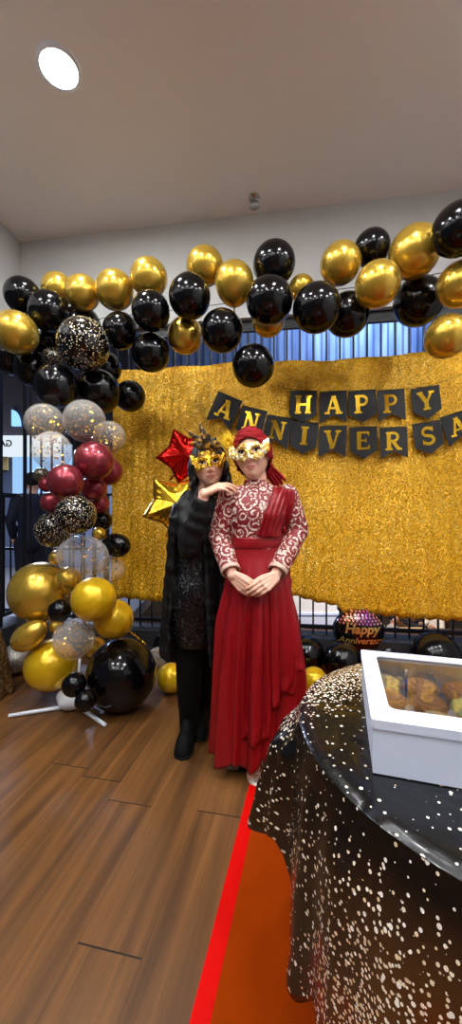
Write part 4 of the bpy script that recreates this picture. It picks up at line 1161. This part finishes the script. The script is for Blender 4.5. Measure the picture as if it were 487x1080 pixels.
# hanging batwing fall of the sleeve
rows = []
for j in range(14):
    t = j/13; top = sL.lerp(eL, .25+.2*t); base_ = P(183-5*t, 545+150*t, 1.98)
    n_r = 24; r0 = .05*(1-t)+.028
    rows.append([Vector((base_.x+.012+(.03+.012*t)*math.cos(a)+.006*math.sin(4*a+t*3), base_.y+r0*1.5*math.sin(a), base_.z)) for a in [2*PI*i/n_r for i in range(n_r)]])
loft(bm, rows)
me = remesh(bm, .006, 4)
wrinkle(me, lambda q: .008*noise.noise(Vector((q.x*16, q.y*16, q.z*4)))*(.6+smoothstep(1.35, 1.0, q.z))+.009*noise.noise(Vector((q.x*13+q.z*9, q.y*13, q.z*22))))
coat = meshobj('coat', me, m_blackcloth, blk)
# boots
for k in range(2):
    bm = bmesh.new(); a = aB[k]; toe = Vector((tB[k], a.y-.15, .0)); dd = Vector((toe.x-a.x, toe.y-a.y, 0)).normalized(); nn = Vector((dd.y, -dd.x, 0)); st = Vector((a.x, a.y, 0))-dd*.055
    rings = []
    for q in range(22):
        t = q/21; w = interp([(0, .022), (.12, .036), (.45, .036), (.75, .046), (.92, .038), (1, .012)], t); h = interp([(0, .09), (.2, .13), (.45, .13), (.7, .092), (.92, .058), (1, .02)], t); c = st+dd*.235*t
        rings.append([c+nn*(w*math.cos(al))*(1 if math.sin(al) < 0 else 1)+Vector((0, 0, .012+(h*max(0, math.sin(al))**.8 if math.sin(al) > 0 else -.0))) for al in [2*PI*i/24 for i in range(24)]])
    loft(bm, rings); capsule(bm, a+Vector((0, 0, -.03)), .052, a+Vector((0, 0, .1)), .058, 20)
    me = remesh(bm, .005, 3); bt = meshobj('boot', me, m_boot, blk)
    bm = bmesh.new(); rings = []
    for z, g_ in ((.001, .0), (.014, .003)):
        ring = []
        for q in range(48):
            al = 2*PI*q/48; t = .5-.5*math.cos(al); w = interp([(0, .012), (.08, .034), (.45, .039), (.75, .049), (.92, .038), (1, .008)], t)
            ring.append(st+dd*(.235*t)+nn*(w+g_)*math.copysign(1, math.sin(al))*min(1, abs(math.sin(al))*3)+Vector((0, 0, z)))
        rings.append(ring)
    loft(bm, rings); obj('sole', bm, m_black_metal, bt)
    for q in range(4):
        bm = bmesh.new(); c = st+dd*(.11+.018*q)+Vector((0, 0, .112-.013*q)); tube(bm, [c-nn*.02+Vector((0, 0, -.012)), c, c+nn*.02+Vector((0, 0, -.012))], .003, 6); obj('lace', bm, m_trouser, bt)
# hair: cap and wavy locks
bm = bmesh.new(); nu, nv = 90, 50; grid = {}
for j in range(nv+1):
    lat = PI/2-PI*.80*j/nv
    for i in range(nu):
        lon = 2*PI*i/nu; p = head_pt(lon, lat, False); off = .014+.004*math.sin(lon*22+lat*4)+.003*math.sin(lon*9); p = p+p.normalized()*off
        if p.y < .0 and (p.x/.068)**2+((p.z+.035)/.105)**2 < 1: continue
        if p.y < -.02 and p.z < .0: continue
        grid[j, i] = bm.verts.new(HB @ (p*HBS))
for j in range(nv):
    for i in range(nu):
        q = [(j, i), (j+1, i), (j+1, (i+1) % nu), (j, (i+1) % nu)]
        if all(k in grid for k in q): bm.faces.new([grid[k] for k in q])
rh = random.Random(9)
for k in range(84):
    a = rh.uniform(1.0, 2*PI-1.0); p0 = Vector((.08*math.sin(a), -.1*math.cos(a), rh.uniform(.0, .075)))
    L = rh.uniform(.17, .27); pts = []; ph = rh.uniform(0, 6); am = rh.uniform(.007, .017)
    for q in range(11):
        t = q/10; out_ = 1+.22*math.sin(t*PI*.6)
        z = p0.z-L*t
        pts.append(HB @ Vector((p0.x*out_+am*math.sin(t*13+ph), p0.y*(1+.12*t)+am*math.cos(t*13+ph)+(.0 if p0.y > 0 else .018*t), z)))
    r = rh.uniform(.007, .013); tube(bm, pts, [r*.7, r, r, r, r, r, r*.95, r*.85, r*.7, r*.5, r*.2], 8, True, .7)
hair = obj('hair', bm, m_hair, blk); hair['label'] = 'long wavy black hair'
def out_blk(x):
    ax = abs(x)
    top = .032+.030*math.exp(-(ax/.011)**2)+.018*smoothstep(.02, .08, ax)-.010*math.exp(-((ax-.055)/.01)**2)
    bot = -.012-.02*math.exp(-((ax-.045)/.016)**2)+.028*smoothstep(.06, .09, ax)-.012*math.exp(-(ax/.009)**2)
    return (top, bot) if ax <= .083 else (None, None)
mb = mask(blk, HB, HBS, out_blk, m_mgold, eyew=.021, eyeh=.011); mb['label'] = 'gold filigree eye mask'
for sx in (-1, 1):
    for (x0, z0, r0, tw) in ((.05, .052, .016, 1), (.074, .03, .013, 1), (.02, .048, .012, -1), (.058, -.022, .011, -1)):
        bm = bmesh.new(); pts = []
        for k in range(26):
            t = k/25; a = t*9*tw+1; r = r0*(1-t*.75); x = sx*(x0+r*math.cos(a)); z = z0+r*math.sin(a); xe = max(-.062, min(.062, x))
            y = face_y(xe, z)-.012+max(0, abs(x)-.062)*.8; pts.append(HB @ (Vector((x, y, z))*HBS))
        tube(bm, pts, [.0025*(1-.5*k/25) for k in range(26)], 7); obj('scroll', bm, m_goldfoil, mb)
m_feather = mat('black_gold_feather', (40, 26, 12), .6); g = G(m_feather); n4 = g.n('ShaderNodeTexNoise', Vector=g.obj(), Scale=40.0)
g.out(Base_Color=g.ramp(n4.outputs[0], [(.36, (16, 12, 9)), (.5, (66, 42, 12)), (.62, (190, 138, 30))]))
fb0 = HB @ (Vector((0, -.1, .066)))
for tx, ty, dy, bend, w in ((194, 451, .02, -.3, .010), (203, 458, -.02, -.2, .016), (210.5, 445, .0, -.1, .013), (219, 456, -.03, .1, .017), (228, 461, 0, .3, .016), (238, 478, .0, 1.0, .012), (199, 468, -.02, -.5, .014), (233, 468, -.03, .7, .014), (214, 462, -.045, -.05, .016), (206, 471, -.04, -.3, .012), (225, 470, -.045, .3, .013)):
    tip = P(tx, ty, 1.9+dy); b = fb0+Vector(((tx-216)/300*.25, 0, 0)); mid = b.lerp(tip, .55)+Vector((bend*.01, .0, .02+.02*abs(bend)))
    bm = bmesh.new(); ax = (tip-b).normalized(); side = ax.cross(Vector((0, 1, 0))).normalized(); rows = []
    n = 26; L_, R2, Cc = [], [], []
    for k in range(n+1):
        t = k/n; p = bez([b, mid, tip], t); ww = 1.45*w*math.sin(PI*min(1, .08+t*.93))**.7*(.75+.25*math.sin(k*2.6))
        L_.append(p-side*ww+Vector((0, .004, 0))-ax*.004); R2.append(p+side*ww+Vector((0, .004, 0))-ax*.004); Cc.append(p)
    rows = list(zip(L_, Cc, R2)); loft(bm, [list(r) for r in rows], False, False)
    tube(bm, [c+Vector((0, -.001, 0)) for c in Cc], .0011, 5)
    f = obj('feather', bm, m_feather, mb); solid(f, .0012)
# necklace
bm = bmesh.new(); nc = B_(214, 521, -.055); pts = [nc+Vector((.045*math.sin(a), -.035*math.cos(a)*1+.02, -.035*math.cos(a)+.01)) for a in [(-1.3+2.6*k/20) for k in range(21)]]
tube(bm, pts, .0018, 6); ell(bm, pts[10]+Vector((0, -.003, -.008)), (.005, .003, .008)); obj('necklace', bm, mat('silver', (220, 220, 225), .15, 1), blk)
# ================================================================== LEFT EDGE CLOTH
bm = bmesh.new(); cc = P(-9, 690, 2.55); cc.z = 0; rings = []
for k in range(20):
    t = k/19; z = .003+.42*t; ring = []
    for i in range(60):
        a = 2*PI*i/60; r = interp([(0, .125), (.4, .105), (.7, .09), (1, .06)], t)*(1+.12*math.sin(a*7)*(1-t))
        ring.append(cc+Vector((r*math.cos(a), r*math.sin(a), z)))
    rings.append(ring)
rings += [[cc+Vector((.03*math.cos(2*PI*i/60), .03*math.sin(2*PI*i/60), .435)) for i in range(60)]]
loft(bm, rings); tag(obj('sequin_cloth', bm, m_leopard), 'gold and black sequined cloth draped at the left photo edge', 'cloth')
# ================================================================== BEYOND THE FENCE
bm = bmesh.new(); box(bm, -6, -1.2, 4.0, 8.5, -.15, 0); struct('floor_walkway', bm, m_mallfloor, 'walkway floor beyond the left opening')
bm = bmesh.new(); box(bm, -6, -1.3, 8.4, 8.5, 0, 2.6); struct('wall_shopfront', bm, mat('shop_wall', (70, 76, 90), .5), 'shop front across the walkway')
rl = tag(empty('balustrade', P(20, 540, 4.5)-Vector((0, 0, CAMZ))), 'dark railing of the walkway beyond the fence at left', 'railing')
RLI = Matrix.Translation(-rl.location)
def rpart(name, x0, x1, z0, z1, t=.02, m=m_black_metal):
    bm = bmesh.new(); box(bm, x0, x1, 4.5-t, 4.5+t, z0, z1, RLI); obj(name, bm, m, rl, False)
rpart('handrail', -4.4, -1.25, 1.12, 1.19, .03); rpart('rail', -4.4, -1.25, 1.42, 1.45); rpart('rail', -4.4, -1.25, .78, .81); rpart('rail', -4.4, -1.25, .06, .09)
for k in range(22): rpart('baluster', -4.3+k*.14, -4.285+k*.14, .09, 1.12, .008)
for x in (-3.4, -2.4, -1.5): rpart('post', x, x+.05, 0, 1.45, .025)
sg = tag(empty('shop_sign', P(10, 468, 8.31)), 'pale lit shop sign with mirrored lettering seen through the left opening', 'sign')
bm = bmesh.new(); box(bm, -1.6, 1.1, 0, .08, -.28, .3); obj('sign_panel', bm, emit('sign_light', (196, 206, 214), .55), sg, False)
bm = text_bm('GAR', .2); bmesh.ops.transform(bm, matrix=Matrix.Translation((-.135, -.012, -.06)) @ Matrix.Rotation(PI/2, 4, 'X') @ Matrix.Diagonal((-1, 1, 1, 1)), verts=bm.verts)
bmesh.ops.recalc_face_normals(bm, faces=bm.faces); obj('lettering', bm, m_black_metal, sg, False)
bm = bmesh.new(); box(bm, -1.6, -.02, -.05, -.002, -.58, -.29); obj('tan_board', bm, mat('tan_board', (190, 165, 100), .6), sg, False)
bm = bmesh.new(); box(bm, 0, 1.3, 0, .05, 0, 1.3); obj('lit_panel', bm, emit('blue_screen', (140, 182, 228), .5), sg, False, P(13, 531, 8.34)-P(10, 468, 8.31))
bm = bmesh.new(); prof = [Vector((.0, 0, 0)), Vector((.32, 0, 0))]+[Vector((.32*math.cos(a), 0, .5*math.sin(a))) for a in [PI/2*k/8 for k in range(1, 9)]]
a_ = [bm.verts.new(p) for p in prof]; b_ = [bm.verts.new(p+Vector((0, .04, 0))) for p in prof]; bm.faces.new(a_); bm.faces.new(b_[::-1])
for i in range(len(prof)): j = (i+1) % len(prof); bm.faces.new((a_[j], a_[i], b_[i], b_[j]))
ow = obj('wall_lamp', bm, emit('blue_lamp', (120, 170, 235), .8), None, False, P(12, 449, 4.958)); ow.scale = (.34, 1, .42); tag(ow, 'small quarter round blue light on the dark soffit at left', 'lamp')
def figure(hx, hy, floor, seat, shirt, label, yaw=0, group=None, height=1.66):
    """simple far figure: one continuous body, clothing as children"""
    root_z = floor; bm = bmesh.new(); Rz = Matrix.Rotation(yaw, 4, 'Z'); o = Matrix.Translation((hx, hy, floor)) @ Rz
    hipz = .46 if seat else .88; top = hipz+.78
    def q(x, y, z): return o @ Vector((x, y, z))
    ell(bm, q(0, -.02, top-.1), (.075, .092, .112), o.to_3x3()); ell(bm, q(0, -.115, top-.125), (.012, .018, .016), o.to_3x3())
    for sx in (-1, 1): ell(bm, q(sx*.077, -.01, top-.11), (.01, .02, .03), o.to_3x3())
    chain(bm, [q(0, 0, top-.18), q(0, 0, top-.26)], [.05, .055]); capsule(bm, q(0, 0, hipz+.42), .13, q(0, .01, hipz+.05), .13)
    arms = []; legs = []
    for sx in (-1, 1):
        sh = q(sx*.16, 0, hipz+.5); el = q(sx*.22, -.05 if seat else 0, hipz+.24); wr = q(sx*.15, -.3, hipz+.3) if seat else q(sx*.2, -.08, hipz+.02)
        chain(bm, [sh, el, wr], [.05, .04, .027]); arms.append((sh, el, wr)); dd = (wr-el).normalized()
        for k in range(4): capsule(bm, wr+Vector((0, 0, (k-1.5)*.017)), .014, wr+dd*(.14+.01*(k in (1, 2)))+Vector((0, 0, (k-1.5)*.02-.01)), .008)
        capsule(bm, wr, .014, wr+dd*.07+Vector((0, 0, .05)), .009)
        hp = q(sx*.09, 0, hipz); kn = q(sx*.1, -.42, hipz+.02) if seat else q(sx*.09, -.01, .46); an = q(sx*.1, -.42, .08) if seat else q(sx*.09, .01, .08)
        chain(bm, [hp, kn, an, an+o.to_3x3() @ Vector((0, -.13, -.04))], [.09, .065, .042, .035]); legs.append((hp, kn, an))
    me = remesh(bm, .012, 2); at = me.color_attributes.new('tint', 'FLOAT_COLOR', 'POINT')
    for d in at.data: d.color = (0, 0, 0, 1)
    p = meshobj('person', me, m_skin); tag(p, label, 'person', group)
    bm = bmesh.new(); capsule(bm, q(0, 0, hipz+.42), .145, q(0, .01, hipz+.03), .145)
    for sh, el, wr in arms: chain(bm, [sh, el, el*.3+wr*.7], [.06, .052, .042])
    meshobj('shirt', remesh(bm, .014, 2), shirt, p)
    bm = bmesh.new()
    for hp, kn, an in legs: chain(bm, [hp, kn, an], [.1, .076, .055])
    meshobj('trousers', remesh(bm, .014, 2), mat('navy_trousers', (28, 32, 46), .8), p)
    bm = bmesh.new(); ell(bm, q(0, .005, top-.07), (.084, .098, .09), o.to_3x3()); meshobj('hair', remesh(bm, .012, 1), m_hair, p)
    return p
fx = P(34.5, 500, 4.22)
figure(fx.x, 4.22, 0, False, mat('navy_shirt', (26, 34, 58), .8), 'person in dark navy standing on the walkway beyond the fence at left', PI+.3)
m_wshirt = mat('white_shirt', (220, 218, 214), .8)
def chair(x, y, yaw, label):
    r = tag(empty('cafe_chair', (x, y, GZ), yaw), label, 'chair', 'cafe chairs')
    mw = mat('cafe_wood', (120, 78, 44), .5); bm = bmesh.new(); box(bm, -.2, .2, -.2, .2, .42, .45); obj('seat', bm, mw, r, False)
    bm = bmesh.new(); box(bm, -.2, .2, .18, .21, .6, .9); obj('backrest', bm, mw, r, False)
    for sx in (-1, 1):
        for sy in (-1, 1):
            bm = bmesh.new(); box(bm, sx*.19-.018, sx*.19+.018, sy*.19-.018, sy*.19+.018, 0, .42 if sy < 0 else .9); obj('leg', bm, mw, r, False)
FYD = 8.6
for (px, yw_, sh, lab) in ((414, 1.2, mat('grey_shirt', (120, 124, 134), .8), 'person in grey shirt seated at the far cafe table, leftmost of the diners'), (432, .2, mat('tan_shirt', (168, 120, 84), .8), 'person in tan top seated facing us at the far cafe table'), (459, -1.1, m_wshirt, 'person in white shirt seated at the right of the far cafe table')):
    x = 0; yy = FYD+{414: -.5, 432: 1.5, 459: .4}[px]
    x = P(px, 650, yy).x; figure(x, yy, GZ+.02, True, sh, lab, yw_, 'cafe diners'); chair(x+.02*math.sin(yw_), yy, yw_, lab.replace('person in', 'wooden chair under the person in').split(' seated')[0]+' at the far table')
tb = tag(empty('cafe_table', (P(437, 650, FYD).x, FYD-.02, GZ)), 'small light topped cafe table between the far diners', 'table')
bm = bmesh.new(); box(bm, -.3, .3, -.35, .2, .72, .76); obj('tabletop', bm, mat('pale_top', (214, 190, 156), .5), tb, False)
for sx in (-.24, .24):
    for sy in (-.3, .15): bm = bmesh.new(); box(bm, sx-.02, sx+.02, sy-.02, sy+.02, 0, .72); obj('leg', bm, m_black_metal, tb, False)
wc = tag(empty('service_counter', (P(331, 650, 5.6).x, 5.6, GZ)), 'white counter seen under the curtain between the red dress and the foil balloon', 'counter')
zt_ = P(331, 622, 5.6).z-GZ; zm = P(331, 647, 5.6).z-GZ
bm = bmesh.new(); box(bm, -.42, .34, 0, .5, zm+.015, zt_); obj('upper_panel', bm, mat('counter_cream', (226, 218, 200), .5), wc, False)
bm = bmesh.new(); box(bm, -.46, .38, -.03, .53, zm-.02, zm+.015); obj('ledge', bm, m_boxw, wc, False)
bm = bmesh.new(); box(bm, -.44, .36, -.01, .5, 0, zm-.02); obj('lower_panel', bm, mat('counter_white', (222, 224, 228), .5), wc, False)
# ================================================================== CEILING FITTINGS AND LIGHT
m_lampm = emit('lamp_diffuser', (248, 250, 252), 110)
lamp_pos = [(-.96, 2.12, 'round ceiling downlight at top left, the one glaring in the photo')]
for x in (-1.9, -.6, .7, 2.0):
    for y in (1.15, -.3, -1.8): lamp_pos.append((x, y, ''))
proto = None
for k, (x, y, lab) in enumerate(lamp_pos):
    lab = lab or f'round ceiling downlight behind the camera, {["left", "centre left", "centre right", "right"][(k-1)//3]} line, {["nearest", "middle", "rear"][(k-1) % 3]}'
    if proto is None:
        r = tag(empty('ceiling_light', (x, y, CEIL)), lab, 'ceiling light', 'round ceiling downlights')
        bm = bmesh.new(); lathe(bm, [(.098, -.018), (.118, -.016), (.12, -.001), (.098, -.001)], 40, cap=False); obj('trim_ring', bm, m_white, r)
        bm = bmesh.new(); lathe(bm, [(.001, -.014), (.097, -.014), (.097, -.003), (.001, -.003)][::-1], 40, cap=False); obj('diffuser', bm, m_lampm, r)
        proto = r
    else: q = copy_tree(proto); q.location = (x, y, CEIL); q['label'] = lab
sp_ = tag(empty('sprinkler', (P(268, 205, 3.0).x, 3.0, CEIL)), 'small chrome fire sprinkler head on the ceiling above the arch', 'sprinkler')
sp_.scale = (1.5, 1.5, .85)
m_chrome = mat('chrome', (190, 190, 192), .25, 1)
bm = bmesh.new(); lathe(bm, [(.001, 0), (.03, 0), (.03, -.006), (.014, -.012), (.012, -.035), (.001, -.035)][::-1], 24); obj('base', bm, m_chrome, sp_)
for sx in (-1, 1): bm = bmesh.new(); tube(bm, [(sx*.008, 0, -.03), (sx*.022, 0, -.05), (sx*.02, 0, -.065), (0, 0, -.082)], .0035, 8); obj('yoke_arm', bm, m_chrome, sp_)
bm = bmesh.new(); lathe(bm, [(.001, -.09), (.026, -.088), (.028, -.084), (.001, -.08)], 20); obj('deflector', bm, m_chrome, sp_)
def area(name, loc, tgt, size, power, col):
    l = bpy.data.lights.new(name, 'AREA'); l.energy = power; l.size = size; l.color = lin(col); o = bpy.data.objects.new(name, l); C.objects.link(o); o.location = loc
    o.rotation_euler = (Vector(tgt)-Vector(loc)).to_track_quat('-Z', 'Y').to_euler()
area('blue_wall_wash', (2.0, 5.2, 4.9), (2.5, 6.2, 2.2), .8, 44, (170, 200, 255))
area('terrace_light', (2.4, 7.4, 2.4), (2.2, 8.4, -1.5), .8, 130, (255, 225, 190))
area('terrace_front_light', (1.6, 4.6, 1.0), (1.3, 5.7, -.4), .3, 16, (245, 240, 255))
area('walkway_light', (-3.4, 6.6, 2.6), (-3.6, 6.2, 0), .8, 150, (200, 215, 255))
area('soffit_fill', (-3.2, 4.35, 1.5), (-3.4, 5.0, 3.2), .5, 6, (235, 235, 255))  # added unseen fill that brightens the soffit face, no fitting here
w = bpy.data.worlds.new('world'); SC.world = w; w.use_nodes = True
w.node_tree.nodes['Background'].inputs[0].default_value = (.05, .055, .07, 1); w.node_tree.nodes['Background'].inputs[1].default_value = .5
cd = bpy.data.cameras.new('camera'); co_ = bpy.data.objects.new('camera', cd); C.objects.link(co_)
co_.location = (0, 0, CAMZ); co_.rotation_euler = (PI/2, 0, 0); cd.sensor_fit = 'VERTICAL'; cd.sensor_height = 36; cd.lens = 36*F/1080; cd.clip_start = .05
SC.camera = co_
SC.view_settings.view_transform = 'Standard'; SC.view_settings.look = 'None'; SC.view_settings.exposure = 1.36; SC.view_settings.gamma = 1; SC.view_settings.use_curve_mapping = False
SC.cycles.max_bounces = 8; SC.cycles.transparent_max_bounces = 16
